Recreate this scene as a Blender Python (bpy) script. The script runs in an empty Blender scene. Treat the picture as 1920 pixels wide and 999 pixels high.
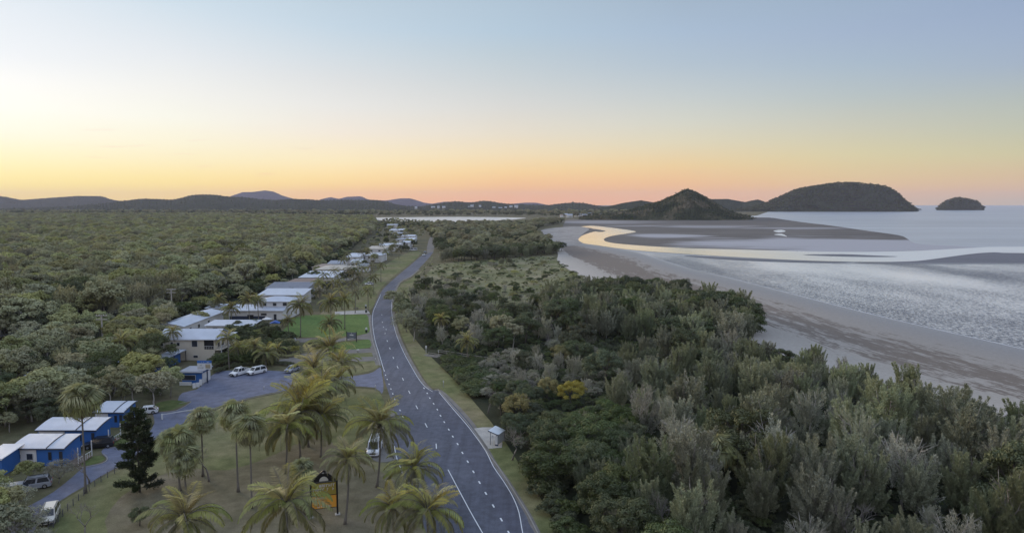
import bpy, math, random
import numpy as np
from mathutils import Vector, Matrix
from mathutils.geometry import tessellate_polygon
R = math.radians
C = bpy.context.scene.collection
sc = bpy.context.scene
# ------------------------------------------------------------------ camera
H = 42.0; F = 1297.0; HY = 382.0; CY = 499.5
PITCH = math.atan((CY - HY) / F)
SP, CP = math.sin(PITCH), math.cos(PITCH)
cd = bpy.data.cameras.new('camera'); cam = bpy.data.objects.new('camera', cd); C.objects.link(cam)
cam.location = (0, 0, H); cam.rotation_euler = (math.pi / 2 - PITCH, 0, 0)
cd.sensor_fit = 'HORIZONTAL'; cd.sensor_width = 36; cd.lens = 36 * F / 1920
cd.clip_start = 0.5; cd.clip_end = 150000
sc.camera = cam
sc.view_settings.view_transform = 'Standard'; sc.view_settings.look = 'None'
sc.view_settings.gamma = 1; sc.view_settings.exposure = 0.0
sc.cycles.use_denoising = True
sc.cycles.max_bounces = 6; sc.cycles.diffuse_bounces = 1; sc.cycles.glossy_bounces = 2
sc.cycles.transmission_bounces = 2; sc.cycles.volume_bounces = 0; sc.cycles.transparent_max_bounces = 4

def G(px, py, z=0.0):
    """world point at height z seen at a photo position"""
    v = (py - CY) / F; dn = SP + v * CP
    t = (H - z) / dn
    return Vector(((px - 960) / F * t, (CP - v * SP) * t, z))
def ZY(px, py, Y):
    """world point at forward distance Y seen at a photo position"""
    v = (py - CY) / F; t = Y / (CP - v * SP)
    return Vector(((px - 960) / F * t, Y, H - t * (SP + v * CP)))
def height_from(by, ty):
    vb = (by - CY) / F; vt = (ty - CY) / F
    return H - H / (SP + vb * CP) * (SP + vt * CP)
def lin(c):
    return tuple(((v / 255 + 0.055) / 1.055) ** 2.4 if v > 10 else v / 255 / 12.92 for v in c)

# ------------------------------------------------------------------ sky
SUN_EL, SUN_AZ = R(10), R(-48)          # azimuth from +Y towards +X
cols = {
 0:    [(0,(234,242,250)),(100,(246,250,255)),(150,(258,258,257)),(200,(262,260,254)),(250,(258,254,240)),(300,(255,245,205)),(340,(253,233,165)),(372,(248,215,135))],
 320:  [(0,(212,228,240)),(100,(235,240,245)),(170,(248,248,245)),(220,(253,252,243)),(270,(254,247,225)),(300,(253,240,205)),(340,(253,228,160)),(372,(246,208,135))],
 640:  [(0,(194,212,226)),(50,(200,218,232)),(100,(213,224,232)),(150,(226,229,231)),(200,(237,236,234)),(250,(246,236,225)),(300,(252,235,200)),(340,(252,218,158)),(360,(248,198,143)),(376,(242,182,143))],
 960:  [(0,(180,200,217)),(60,(184,205,222)),(100,(193,208,218)),(150,(206,214,218)),(200,(220,220,218)),(250,(233,224,210)),(290,(242,222,190)),(320,(245,210,160)),(350,(241,187,140)),(376,(235,168,135))],
 1280: [(0,(166,185,205)),(60,(172,192,214)),(120,(182,198,212)),(180,(200,208,210)),(230,(215,215,205)),(270,(225,215,190)),(310,(234,205,160)),(350,(234,182,140)),(376,(228,168,140))],
 1600: [(0,(160,180,203)),(60,(165,183,208)),(120,(172,190,207)),(180,(186,197,200)),(240,(204,203,188)),(290,(215,205,170)),(330,(218,193,155)),(360,(220,178,148)),(380,(205,168,155))],
 1920: [(0,(154,173,201)),(60,(160,178,204)),(120,(166,182,202)),(180,(180,190,190)),(240,(192,195,180)),(290,(203,196,165)),(330,(208,182,155)),(360,(205,170,150)),(380,(180,165,170))],
}
ZEN = (0.60, 0.76, 1.04)
def elaz(px, py):
    v = (py - CY) / F
    d = Vector(((px - 960) / F, CP - v * SP, -(SP + v * CP))).normalized()
    return math.degrees(math.asin(d.z)), math.degrees(math.atan2(d.x, d.y))
ramps = []
def scalec(c, k): return tuple(x * k for x in c)
def mixc(a, b, t): return tuple(x * (1 - t) + y * t for x, y in zip(a, b))
for px, rows in cols.items():
    az = elaz(px, 250)[1]; st = []
    for py, c in rows:
        st.append((elaz(px, py)[0], lin(c)))
    st.sort(); st = [(x, tuple(v * (1 + k_ * math.exp(-max(x, 0) / 2.7)) for v, k_ in zip(c, (.40, .36, -.12)))) for x, c in st]; top = st[-1]
    lo = st[0][1]
    st = [(-2.0, mixc(lo, (.30, .27, .30), .5))] + [(max(st[0][0] - 1.2, -1.0), lo)] + st
    st += [(30, mixc(top[1], ZEN, .4)), (55, mixc(top[1], ZEN, .85)), (90, ZEN)]
    ramps.append((az, st))
glow = [(-2, (.6, .4, .25)), (0, (1.5, 1.0, .45)), (4, (2.4, 1.8, 1.0)), (9, (3.2, 2.9, 2.3)), (16, (2.6, 2.6, 2.5)), (30, (1.3, 1.4, 1.55)), (50, mixc((.6, .75, .95), ZEN, .6)), (90, ZEN)]
wside = [(-2, (.4, .3, .3)), (0, (.75, .5, .33)), (6, (.85, .7, .5)), (14, (.95, .95, .92)), (30, (.7, .8, .98)), (90, ZEN)]
back = [(-2, (.32, .31, .36)), (0, (.40, .40, .48)), (6, (.62, .52, .56)), (14, (.70, .68, .78)), (35, (.64, .74, .98)), (90, ZEN)]
east = [(-2, (.28, .27, .32)), (0, (.46, .40, .43)), (8, (.56, .52, .53)), (20, (.54, .62, .80)), (45, (.52, .66, .93)), (90, ZEN)]
ramps = [(-180, back), (-105, wside), (-52, glow)] + ramps + [(75, east), (180, back)]

w = bpy.data.worlds.new('World'); sc.world = w; w.use_nodes = True
nt = w.node_tree; nt.nodes.clear(); N = nt.nodes.new; Lk = nt.links.new
tc = N('ShaderNodeTexCoord'); sx = N('ShaderNodeSeparateXYZ'); Lk(tc.outputs['Generated'], sx.inputs[0])
def mth(op, a, b=None, t=nt):
    m = t.nodes.new('ShaderNodeMath'); m.operation = op
    for i, v in enumerate((a, b)):
        if v is None: continue
        if isinstance(v, (int, float)): m.inputs[i].default_value = v
        else: t.links.new(v, m.inputs[i])
    return m.outputs[0]
el = mth('MULTIPLY', mth('ARCSINE', sx.outputs[2]), 180 / math.pi)
az = mth('MULTIPLY', mth('ARCTAN2', sx.outputs[0], sx.outputs[1]), 180 / math.pi)
elf = mth('DIVIDE', mth('ADD', el, 2.0), 92.0)
prev = None
for i, (a, st) in enumerate(ramps):
    r = N('ShaderNodeValToRGB'); e = r.color_ramp.elements
    while len(e) > 1: e.remove(e[-1])
    for k, (x, c) in enumerate(st):
        pos = min(1, max(0, (x + 2) / 92))
        q = e[0] if k == 0 else e.new(pos)
        q.position = pos; q.color = (*c, 1)
    Lk(elf, r.inputs[0])
    if prev is None: prev = r.outputs[0]; pa = a; continue
    m = N('ShaderNodeMapRange'); m.inputs[1].default_value = pa; m.inputs[2].default_value = a
    Lk(az, m.inputs[0])
    x = N('ShaderNodeMix'); x.data_type = 'RGBA'; Lk(m.outputs[0], x.inputs[0]); Lk(prev, x.inputs[6]); Lk(r.outputs[0], x.inputs[7])
    prev = x.outputs[2]; pa = a
# thin high cloud streaks low over the horizon
mp = N('ShaderNodeCombineXYZ'); Lk(mth('MULTIPLY', az, .22), mp.inputs[0]); Lk(mth('MULTIPLY', mth('SUBTRACT', el, mth('MULTIPLY', az, .05)), 2.6), mp.inputs[1])
no = N('ShaderNodeTexNoise'); Lk(mp.outputs[0], no.inputs['Vector']); no.inputs['Scale'].default_value = 1.0; no.inputs['Detail'].default_value = 5
cr = N('ShaderNodeValToRGB'); cr.color_ramp.elements[0].position = .62; cr.color_ramp.elements[1].position = .78
Lk(no.outputs[0], cr.inputs[0])
band = N('ShaderNodeMapRange'); band.inputs[1].default_value = 8.5; band.inputs[2].default_value = 4.0; Lk(el, band.inputs[0])
cx = N('ShaderNodeMix'); cx.data_type = 'RGBA'; Lk(mth('MULTIPLY', mth('MULTIPLY', cr.outputs[0], band.outputs[0]), .22), cx.inputs[0])
Lk(prev, cx.inputs[6]); cx.inputs[7].default_value = (.70, .52, .42, 1)
sky = N('ShaderNodeTexSky'); sky.sky_type = 'NISHITA'; sky.sun_disc = False
sky.sun_elevation = SUN_EL; sky.sun_rotation = SUN_AZ; sky.altitude = 40
skm = N('ShaderNodeVectorMath'); skm.operation = 'SCALE'; skm.inputs[3].default_value = .05; Lk(sky.outputs[0], skm.inputs[0])
fx = N('ShaderNodeMix'); fx.data_type = 'RGBA'; fx.inputs[0].default_value = .03
Lk(cx.outputs[2], fx.inputs[6]); Lk(skm.outputs[0], fx.inputs[7])
bgd = N('ShaderNodeBackground'); bgd.inputs[1].default_value = 1.0; Lk(fx.outputs[2], bgd.inputs[0])
wo = N('ShaderNodeOutputWorld'); Lk(bgd.outputs[0], wo.inputs[0])
w.cycles.sampling_method = 'MANUAL'; w.cycles.sample_map_resolution = 512
sl = bpy.data.lights.new('sun', 'SUN'); so = bpy.data.objects.new('sun', sl); C.objects.link(so)
sl.energy = 2.4; sl.angle = R(18); sl.color = (1, .80, .58)
so.rotation_euler = (math.pi / 2 - SUN_EL, 0, math.pi - SUN_AZ)   # shines from azimuth SUN_AZ
sdir = Vector((math.sin(SUN_AZ) * math.cos(SUN_EL), math.cos(SUN_AZ) * math.cos(SUN_EL), math.sin(SUN_EL)))
so.rotation_euler = (-sdir).to_track_quat('-Z', 'Y').to_euler()

# ------------------------------------------------------------------ helpers
rng = np.random.default_rng(7); random.seed(7)
def tag(o, label=None, cat=None, group=None, kind=None):
    if label: o['label'] = label
    if cat: o['category'] = cat
    if group: o['group'] = group
    if kind: o['kind'] = kind
    return o
def empty(name, loc=(0, 0, 0), rz=0.0, label=None, cat=None, group=None):
    o = bpy.data.objects.new(name, None); C.objects.link(o); o.location = loc; o.rotation_euler = (0, 0, rz)
    o.empty_display_size = .2
    return tag(o, label, cat, group)
def link(name, me, m=None, parent=None, loc=None, rot=None, scale=None):
    o = bpy.data.objects.new(name, me); C.objects.link(o)
    if m is not None and not me.materials:
        for q in (m if isinstance(m, (list, tuple)) else [m]): me.materials.append(q)
    if parent is not None: o.parent = parent
    if loc is not None: o.location = loc
    if rot is not None: o.rotation_euler = rot
    if scale is not None: o.scale = (scale,) * 3 if isinstance(scale, (int, float)) else scale
    return o
def children(o): return [c for c in kids.get(o.name, [])]
def copy_tree(src, tree, parent=None):
    """tree = nested list [(obj,[...children])] of src"""
    c = src.copy(); C.objects.link(c)
    if parent is not None: c.parent = parent
    for ch, sub in tree: copy_tree(ch, sub, c)
    return c
def np_mesh(name, V, Fq, mats, mi=None, smooth=False):
    """V (n,3), Fq (m,k) constant face size"""
    me = bpy.data.meshes.new(name)
    V = np.asarray(V, dtype=np.float32); Fq = np.asarray(Fq, dtype=np.int32)
    m, k = Fq.shape
    me.vertices.add(len(V)); me.vertices.foreach_set('co', V.ravel())
    me.loops.add(m * k); me.loops.foreach_set('vertex_index', Fq.ravel())
    me.polygons.add(m); me.polygons.foreach_set('loop_start', np.arange(0, m * k, k, dtype=np.int32))
    if mi is not None: me.polygons.foreach_set('material_index', np.asarray(mi, dtype=np.int32))
    if smooth: me.polygons.foreach_set('use_smooth', np.ones(m, dtype=bool))
    for q in (mats if isinstance(mats, (list, tuple)) else [mats]): me.materials.append(q)
    me.update(calc_edges=True)
    return me
class MB:
    def __init__(s): s.v = []; s.f = []
    def quad(s, *p):
        b = len(s.v); s.v += [tuple(q) for q in p]; s.f.append(tuple(range(b, b + len(p)))); return s
    def box(s, cx, cy, cz, sx, sy, sz, rz=0.0, taper=1.0):
        """centre x,y, bottom z"""
        b = len(s.v); c, q = math.cos(rz), math.sin(rz)
        for z, k in ((0, 1), (sz, taper)):
            for x, y in ((-1, -1), (1, -1), (1, 1), (-1, 1)):
                X, Y = x * sx / 2 * k, y * sy / 2 * k
                s.v.append((cx + X * c - Y * q, cy + X * q + Y * c, cz + z))
        for f in ((3, 2, 1, 0), (4, 5, 6, 7), (0, 1, 5, 4), (1, 2, 6, 5), (2, 3, 7, 6), (3, 0, 4, 7)):
            s.f.append(tuple(b + i for i in f))
        return s
    def prism(s, poly, axis, a, b_):
        """extrude a 2D polygon along axis 'x' or 'y' or 'z' from a to b_"""
        n = len(poly); b = len(s.v)
        for t in (a, b_):
            for p, q in poly:
                s.v.append((t, p, q) if axis == 'x' else ((p, t, q) if axis == 'y' else (p, q, t)))
        s.f.append(tuple(b + i for i in range(n))[::-1]); s.f.append(tuple(b + n + i for i in range(n)))
        for i in range(n):
            j = (i + 1) % n; s.f.append((b + i, b + j, b + n + j, b + n + i))
        return s
    def tube(s, pts, rad, n=6, cap=True):
        pts = [Vector(p) for p in pts]; b = len(s.v)
        if isinstance(rad, (int, float)): rad = [rad] * len(pts)
        for i, p in enumerate(pts):
            d = (pts[min(i + 1, len(pts) - 1)] - pts[max(i - 1, 0)]).normalized()
            u = d.cross(Vector((0, 0, 1)) if abs(d.z) < .9 else Vector((1, 0, 0))).normalized(); v = d.cross(u)
            for k in range(n):
                a = 2 * math.pi * k / n
                s.v.append(tuple(p + (u * math.cos(a) + v * math.sin(a)) * rad[i]))
        for i in range(len(pts) - 1):
            for k in range(n):
                k2 = (k + 1) % n
                s.f.append((b + i * n + k, b + i * n + k2, b + (i + 1) * n + k2, b + (i + 1) * n + k))
        if cap:
            s.f.append(tuple(b + k for k in range(n))[::-1]); e = b + (len(pts) - 1) * n
            s.f.append(tuple(e + k for k in range(n)))
        return s
    def mesh(s, name, m=None, smooth=False):
        me = bpy.data.meshes.new(name); me.from_pydata(s.v, [], s.f); me.update()
        if m is not None:
            for q in (m if isinstance(m, (list, tuple)) else [m]): me.materials.append(q)
        if smooth:
            for p in me.polygons: p.use_smooth = True
        return me
    def build(s, name, m, parent=None, smooth=False, **k):
        return link(name, s.mesh(name, m, smooth), None, parent, **k)

# ------------------------------------------------------------------ materials
MATS = {}
def newmat(name):
    m = bpy.data.materials.new(name); m.use_nodes = True; t = m.node_tree
    return m, t, t.nodes['Principled BSDF'], t.nodes['Material Output']
def noise(t, vec, scale, detail=4, rough=.55):
    n = t.nodes.new('ShaderNodeTexNoise'); n.inputs['Scale'].default_value = scale
    n.inputs['Detail'].default_value = detail; n.inputs['Roughness'].default_value = rough
    if vec is not None: t.links.new(vec, n.inputs['Vector'])
    return n.outputs[0]
def ramp(t, fac, stops):
    r = t.nodes.new('ShaderNodeValToRGB'); e = r.color_ramp.elements
    while len(e) > 1: e.remove(e[-1])
    for k, (x, c) in enumerate(stops):
        q = e[0] if k == 0 else e.new(x)
        q.position = x; q.color = (*c, 1) if not isinstance(c, (int, float)) else (c, c, c, 1)
    t.links.new(fac, r.inputs[0]); return r.outputs[0]
def mixn(t, fac, a, b, mode='MIX'):
    x = t.nodes.new('ShaderNodeMix'); x.data_type = 'RGBA'; x.blend_type = mode
    for i, v in ((0, fac), (6, a), (7, b)):
        if isinstance(v, (int, float)): x.inputs[i].default_value = v
        elif isinstance(v, tuple): x.inputs[i].default_value = (*v, 1)
        else: t.links.new(v, x.inputs[i])
    return x.outputs[2]
def coords(t, scale=(1, 1, 1), rot=0.0, src='Object'):
    c = t.nodes.new('ShaderNodeTexCoord'); m = t.nodes.new('ShaderNodeMapping')
    m.inputs['Scale'].default_value = scale; m.inputs['Rotation'].default_value = (0, 0, rot)
    t.links.new(c.outputs[src], m.inputs[0]); return m.outputs[0]
def bump(t, b, h, dist, strength=.6):
    n = t.nodes.new('ShaderNodeBump'); n.inputs['Distance'].default_value = dist; n.inputs['Strength'].default_value = strength
    t.links.new(h, n.inputs['Height']); t.links.new(n.outputs[0], b.inputs['Normal'])
def simple(name, col, rough=.6, var=.12, scale=3.0, metal=0.0, spec=.4, relief=0.0):
    if name in MATS: return MATS[name]
    m, t, b, o = newmat(name)
    n = noise(t, coords(t), scale, 5)
    c = mixn(t, n, tuple(x * (1 - var) for x in col), tuple(min(1, x * (1 + var)) for x in col))
    t.links.new(c, b.inputs['Base Color']); b.inputs['Roughness'].default_value = rough
    b.inputs['Metallic'].default_value = metal; b.inputs['Specular IOR Level'].default_value = spec
    if relief: bump(t, b, n, relief)
    MATS[name] = m; return m
def groundmat(name, stops, scale, rough=.95, scale2=None, fine=None, relief=.03, spec=.1, stretch=(1, 1, 1), rot=0.0):
    m, t, b, o = newmat(name)
    v = coords(t, stretch, rot)
    n = noise(t, v, scale, 8, .6)
    c = ramp(t, n, stops)
    if scale2:
        n2 = noise(t, v, scale2, 4, .6)
        c = mixn(t, .8, c, ramp(t, n2, [(.3, .68), (.7, 1.25)]), 'MULTIPLY')
    if fine:
        n3 = noise(t, coords(t), fine, 6, .75)
        c = mixn(t, .9, c, ramp(t, n3, [(.3, .62), (.7, 1.38)]), 'MULTIPLY')
        bump(t, b, n3, relief)
    t.links.new(c, b.inputs['Base Color']); b.inputs['Roughness'].default_value = rough; b.inputs['Specular IOR Level'].default_value = spec
    MATS[name] = m; return m
def leafmat(name, c1, c2, c3=None, tr=.12, nscale=.5):
    """colour differs from leaf to leaf, from bough to bough and from tree to tree"""
    m, t, b, o = newmat(name); t.nodes.remove(b)
    g = t.nodes.new('ShaderNodeNewGeometry'); oi = t.nodes.new('ShaderNodeObjectInfo')
    n = noise(t, coords(t), nscale, 3)
    f = mth('ADD', mth('MULTIPLY', g.outputs['Random Per Island'], .45, t), mth('MULTIPLY', n, .75, t), t)
    c = ramp(t, f, [(.25, c1), (.85, c2)])
    if c3: c = mixn(t, mth('MULTIPLY', oi.outputs['Random'], .7, t), c, c3)
    hs = t.nodes.new('ShaderNodeHueSaturation'); t.links.new(c, hs.inputs['Color'])
    ln = t.nodes.new('ShaderNodeTexNoise'); ln.inputs['Scale'].default_value = .022; ln.inputs['Detail'].default_value = 4; t.links.new(oi.outputs['Location'], ln.inputs['Vector'])
    rnd2 = mth('FRACT', mth('MULTIPLY', oi.outputs['Random'], 17.3, t), None, t)
    t.links.new(mth('ADD', mth('ADD', mth('MULTIPLY', rnd2, .55, t), mth('MULTIPLY', ln.outputs[0], 1.1, t), t), .22, t), hs.inputs['Value'])
    t.links.new(mth('ADD', mth('MULTIPLY', mth('FRACT', mth('MULTIPLY', oi.outputs['Random'], 7.7, t), None, t), .04, t), .475, t), hs.inputs['Hue'])
    t.links.new(mth('ADD', mth('MULTIPLY', oi.outputs['Random'], .4, t), .72, t), hs.inputs['Saturation'])
    d = t.nodes.new('ShaderNodeBsdfDiffuse'); l = t.nodes.new('ShaderNodeBsdfTranslucent'); x = t.nodes.new('ShaderNodeMixShader')
    gl = t.nodes.new('ShaderNodeBsdfGlossy'); gl.inputs['Roughness'].default_value = .5; x2 = t.nodes.new('ShaderNodeMixShader'); x2.inputs[0].default_value = .03
    for q in (d, l): t.links.new(hs.outputs[0], q.inputs[0])
    x.inputs[0].default_value = tr; t.links.new(d.outputs[0], x.inputs[1]); t.links.new(l.outputs[0], x.inputs[2])
    t.links.new(x.outputs[0], x2.inputs[1]); t.links.new(gl.outputs[0], x2.inputs[2]); t.links.new(x2.outputs[0], o.inputs[0])
    MATS[name] = m; return m
# ------------------------------------------------------------------ flat sheets of the setting
def inpoly(x, y, poly):
    x = np.asarray(x); y = np.asarray(y); r = np.zeros(x.shape, bool); n = len(poly)
    for i in range(n):
        x1, y1 = poly[i][0], poly[i][1]; x2, y2 = poly[(i + 1) % n][0], poly[(i + 1) % n][1]
        if y1 == y2: continue
        c = ((y1 > y) != (y2 > y)) & (x < (x2 - x1) * (y - y1) / (y2 - y1) + x1)
        r ^= c
    return r
def smooth_loop(pts, k=4, closed=True):
    out = []; n = len(pts)
    for i in range(n if closed else n - 1):
        p0 = pts[(i - 1) % n] if closed or i > 0 else pts[i]; p1 = pts[i]; p2 = pts[(i + 1) % n]
        p3 = pts[(i + 2) % n] if closed or i + 2 < n else p2
        for j in range(k):
            t = j / k
            out.append(tuple(.5 * (2 * b + (c - a) * t + (2 * a - 5 * b + 4 * c - d) * t * t + (3 * b - a - 3 * c + d) * t ** 3)
                             for a, b, c, d in zip(p0, p1, p2, p3)))
    if not closed: out.append(tuple(pts[-1]))
    return out
def wpts(pix): return [G(*p)[:2] for p in pix]
def sheet(name, pix, z, m, smooth=3, world=False, kind='structure', parent=None, wob=0.0):
    p = list(pix)
    if smooth: p = smooth_loop(p, smooth)
    p = [q[:2] for q in p] if world else wpts(p)
    if wob:
        p = [(x + random.uniform(-wob, wob), y + random.uniform(-wob, wob)) for x, y in p]
    v = [Vector((x, y, z)) for x, y in p]
    tri = tessellate_polygon([v])
    me = bpy.data.meshes.new(name)
    fs = []
    for a, b, c in tri:
        ar = (v[b] - v[a]).cross(v[c] - v[a]).z
        fs.append((a, b, c) if ar > 0 else (a, c, b))
    me.from_pydata([tuple(q) for q in v], [], fs); me.materials.append(m); me.update()
    o = link(name, me, None, parent)
    if kind and parent is None: o['kind'] = kind
    return o
def strip(name, pix, wid, z, m, parent=None, dz=None, smooth=3, world=False, kind=None):
    """ribbon of real width along a line of the photograph, optional thickness"""
    p = smooth_loop(pix, smooth, False) if smooth else list(pix)
    p = [Vector((*q[:2], z)) for q in (p if world else wpts(p))]
    mb = MB(); L = []; Rr = []
    for i, q in enumerate(p):
        d = (p[min(i + 1, len(p) - 1)] - p[max(i - 1, 0)]); d.z = 0; d.normalize()
        nrm = Vector((-d.y, d.x, 0)) * wid / 2; L.append(q + nrm); Rr.append(q - nrm)
    for i in range(len(p) - 1):
        mb.quad(Rr[i], Rr[i + 1], L[i + 1], L[i])
        if dz:
            dn = Vector((0, 0, dz))
            mb.quad(L[i], L[i + 1], L[i + 1] - dn, L[i] - dn); mb.quad(Rr[i + 1], Rr[i], Rr[i] - dn, Rr[i + 1] - dn)
    if dz:
        mb.quad(L[0], L[0] - dn, Rr[0] - dn, Rr[0]); mb.quad(L[-1], Rr[-1], Rr[-1] - dn, L[-1] - dn)
    o = mb.build(name, m, parent)
    if kind: o['kind'] = kind
    return o

SH = G(1920, 656) - G(1285, 502); SHR = math.atan2(SH.y, SH.x)      # direction of the shoreline
m_ground = groundmat('ground_cover', [(.25, (.085, .075, .045)), (.45, (.115, .110, .060)), (.62, (.145, .125, .080)), (.8, (.17, .145, .10))], .06, scale2=.35, fine=5)
m_lawn = groundmat('watered_lawn', [(.3, (.085, .140, .040)), (.6, (.120, .180, .055)), (.8, (.160, .195, .075))], .12, fine=6, scale2=.8)
m_yard = groundmat('rough_lawn', [(.3, (.08, .105, .035)), (.6, (.125, .15, .055)), (.8, (.17, .17, .08))], .3, fine=6, scale2=.8)
m_dry = groundmat('dry_grass', [(.28, (.095, .115, .045)), (.45, (.150, .160, .070)), (.62, (.20, .18, .10)), (.8, (.235, .195, .135))], .05, scale2=.4, fine=5)
m_worn = groundmat('worn_turf', [(.3, (.12, .11, .065)), (.5, (.175, .155, .10)), (.75, (.22, .19, .14))], .10, scale2=.5, fine=5)
m_gravel = groundmat('gravel_drive', [(.3, (.15, .14, .125)), (.6, (.215, .20, .185))], .3, fine=8)
m_conc = groundmat('concrete', [(.3, (.34, .33, .31)), (.6, (.46, .44, .41))], .5, fine=6, rough=.85)
m_asph = groundmat('asphalt', [(.3, (.078, .084, .112)), (.6, (.102, .108, .140))], .09, rough=.75, fine=9, relief=.01, scale2=.9, spec=.3)
m_asph2 = groundmat('newer_asphalt', [(.3, (.066, .070, .098)), (.6, (.084, .088, .120))], .12, rough=.7, fine=9, relief=.01, scale2=.7, spec=.3)
m_asph3 = groundmat('carpark_asphalt', [(.3, (.110, .122, .175)), (.6, (.150, .162, .225))], .07, rough=.8, fine=9, relief=.01, scale2=.5, spec=.25)
m_paint = simple('road_paint', (.70, .72, .74), .6, .12, 2)
m_kerb = simple('kerb_concrete', (.26, .25, .24), .85, .15, 1.5)
m_dune = groundmat('dune_grass', [(.25, (.08, .09, .045)), (.40, (.13, .14, .065)), (.55, (.21, .20, .115)), (.75, (.29, .25, .18))], .035, scale2=.22, fine=2.5)

# ground: rings of cells that grow with distance
def ground():
    ys = [-400, -200, -60, 0, 30, 60, 90, 130, 180, 250, 350, 500, 700, 1000, 1400, 2000, 2800, 4000, 6000, 9000, 13000, 18000]
    xs = [-s for s in (26000, 20000, 15000, 12000, 8000, 5000, 3000, 2000, 1200, 800, 500, 300, 180, 100, 50)]
    xs = xs + [0] + [-x for x in xs[::-1]]
    V = [(x, y, 0) for y in ys for x in xs]; n = len(xs)
    Fq = [(j * n + i, j * n + i + 1, (j + 1) * n + i + 1, (j + 1) * n + i) for j in range(len(ys) - 1) for i in range(n - 1)]
    o = link('ground', np_mesh('ground', V, Fq, m_ground)); o['kind'] = 'structure'
ground()

# ---- roads
cl = [(805, 479), (790, 492), (768, 510), (745, 528), (728, 545), (722, 560), (721, 585), (722, 607), (726, 639), (731, 653), (737.5, 670.5), (745.5, 688), (755.5, 710.5), (767.5, 735), (782, 764), (799, 797), (818, 836), (840, 880), (880, 955), (905, 999), (960, 1100)]
left = [(800, 476), (792, 478), (768, 498.5), (744, 518), (720, 540), (710, 556), (698, 584), (696.5, 607), (701, 637), (708.5, 662), (716, 687.5), (718, 700), (722, 716), (729, 737), (738, 765), (742, 790), (741, 815), (738, 832), (743, 855), (752, 880), (763, 910), (776, 940), (790, 975), (800, 999), (840, 1100)]
right = [(1090, 1100), (1003, 999), (988, 969), (970, 939), (945, 899), (923, 868), (890, 808), (880, 792), (850, 758), (822, 732), (812, 734), (800, 727), (788, 713), (773, 688), (758, 660), (744, 627.5), (737, 600), (735, 575), (736, 556), (747, 530), (767, 519), (784, 505), (805, 482.5), (812, 472)]
road = sheet('road', left + right[::1], .012, m_asph, smooth=2)
def between(a, b): return [(a[0] + (b[0] - a[0]) * .5, a[1] + (b[1] - a[1]) * .5)]
rdash = [(795, 727.5), (801, 737), (806, 746), (813, 756.5), (820, 767.5), (826, 779), (833, 791), (841.5, 805), (849, 818), (858, 832), (867, 848.5), (877, 865), (887.7, 884), (899, 904), (911, 924.5), (925, 948), (940, 973.6), (954, 998), (972, 1030)]
edge = [(736, 556), (734.5, 575), (737, 600), (744, 627.5), (757.5, 660), (772.5, 687.5), (787.5, 712.5), (800, 726), (812, 733.5)]
edge2 = [(823, 735), (850, 767), (880, 802), (910, 844), (925, 874), (943, 900), (961, 930), (973, 960), (980, 998), (990, 1030)]
sheet('newer_lane', rdash + edge2[::-1], .018, m_asph2, smooth=2)
strip('edge_line', [(x - .6, y + .5) for x, y in edge], .10, .024, m_paint, road)
strip('edge_line', edge2, .11, .024, m_paint, road)
strip('edge_line', [(714, 552), (706, 570), (699.5, 586), (698.5, 607), (703, 637), (710.5, 662), (718, 687.5), (720.5, 695)], .11, .024, m_paint, road)
strip('centre_line', [(840, 880), (880, 955), (905, 999), (925, 1035)], .13, .024, m_paint, road)
strip('edge_line', [(739.5, 836), (743, 855), (749, 872), (755, 888)], .13, .024, m_paint, road)
def walk(line, w):
    p = [G(*q) for q in smooth_loop(line, 4, False)]; d = [0]
    for a, b in zip(p, p[1:]): d.append(d[-1] + (b - a).length)
    def at(s):
        for i in range(len(p) - 1):
            if d[i + 1] >= s: t = (s - d[i]) / max(1e-6, d[i + 1] - d[i]); return p[i].lerp(p[i + 1], t)
        return p[-1]
    return at, d[-1]
def dashes(line, on, period, start, w, centres=None):
    at, L = walk(line, w); dm = {}
    S = []
    if centres is not None:
        S = [(G(*c), G(*centres[min(i + 1, len(centres) - 1)]) - G(*centres[max(0, i - 1)])) for i, c in enumerate(centres)]
    else:
        s = start
        while s < L - on:
            a, b = at(s), at(s + on); S.append(((a + b) / 2, b - a)); s += period
    me = MB().quad((-w / 2, -on / 2, 0), (w / 2, -on / 2, 0), (w / 2, on / 2, 0), (-w / 2, on / 2, 0)).mesh('lane_dash', m_paint)
    for c, d in S:
        o = link('lane_dash', me, None, road, (c.x, c.y, .027), (0, 0, math.atan2(d.y, d.x) - math.pi / 2))
dashes(None or cl, 2.6, 10, 0, .16, centres=[(726, 639), (731, 653), (737.5, 670.5), (745.5, 688), (755.5, 710.5), (767.5, 735), (781.5, 763), (799, 797), (818, 836), (802, 985)])
dashes(cl, 2, 5, 0, .16, centres=[(716, 590), (717, 604), (719, 613), (724, 617.5), (722, 625)])
dashes(cl, 1.0, 5, 0, .22, centres=rdash)
dashes(cl, 1.0, 5, 0, .2, centres=[(720.5, 695), (723, 703), (726, 711), (729.5, 720), (733, 729), (736.5, 738), (740, 748), (744, 758), (750, 769), (755, 781)])
# kerb of the right side and gutter strip
strip('kerb', [(821, 730), (850, 763), (882, 800), (912, 845), (932, 872), (950, 899), (975, 939), (993, 969), (1008, 999), (1040, 1060)], .16, .12, m_kerb, dz=.14, kind='structure')
strip('kerb', [(694, 590), (693.5, 607), (698, 637), (706, 662), (713, 686)], .2, .05, m_kerb, dz=.06, kind='structure')
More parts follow.
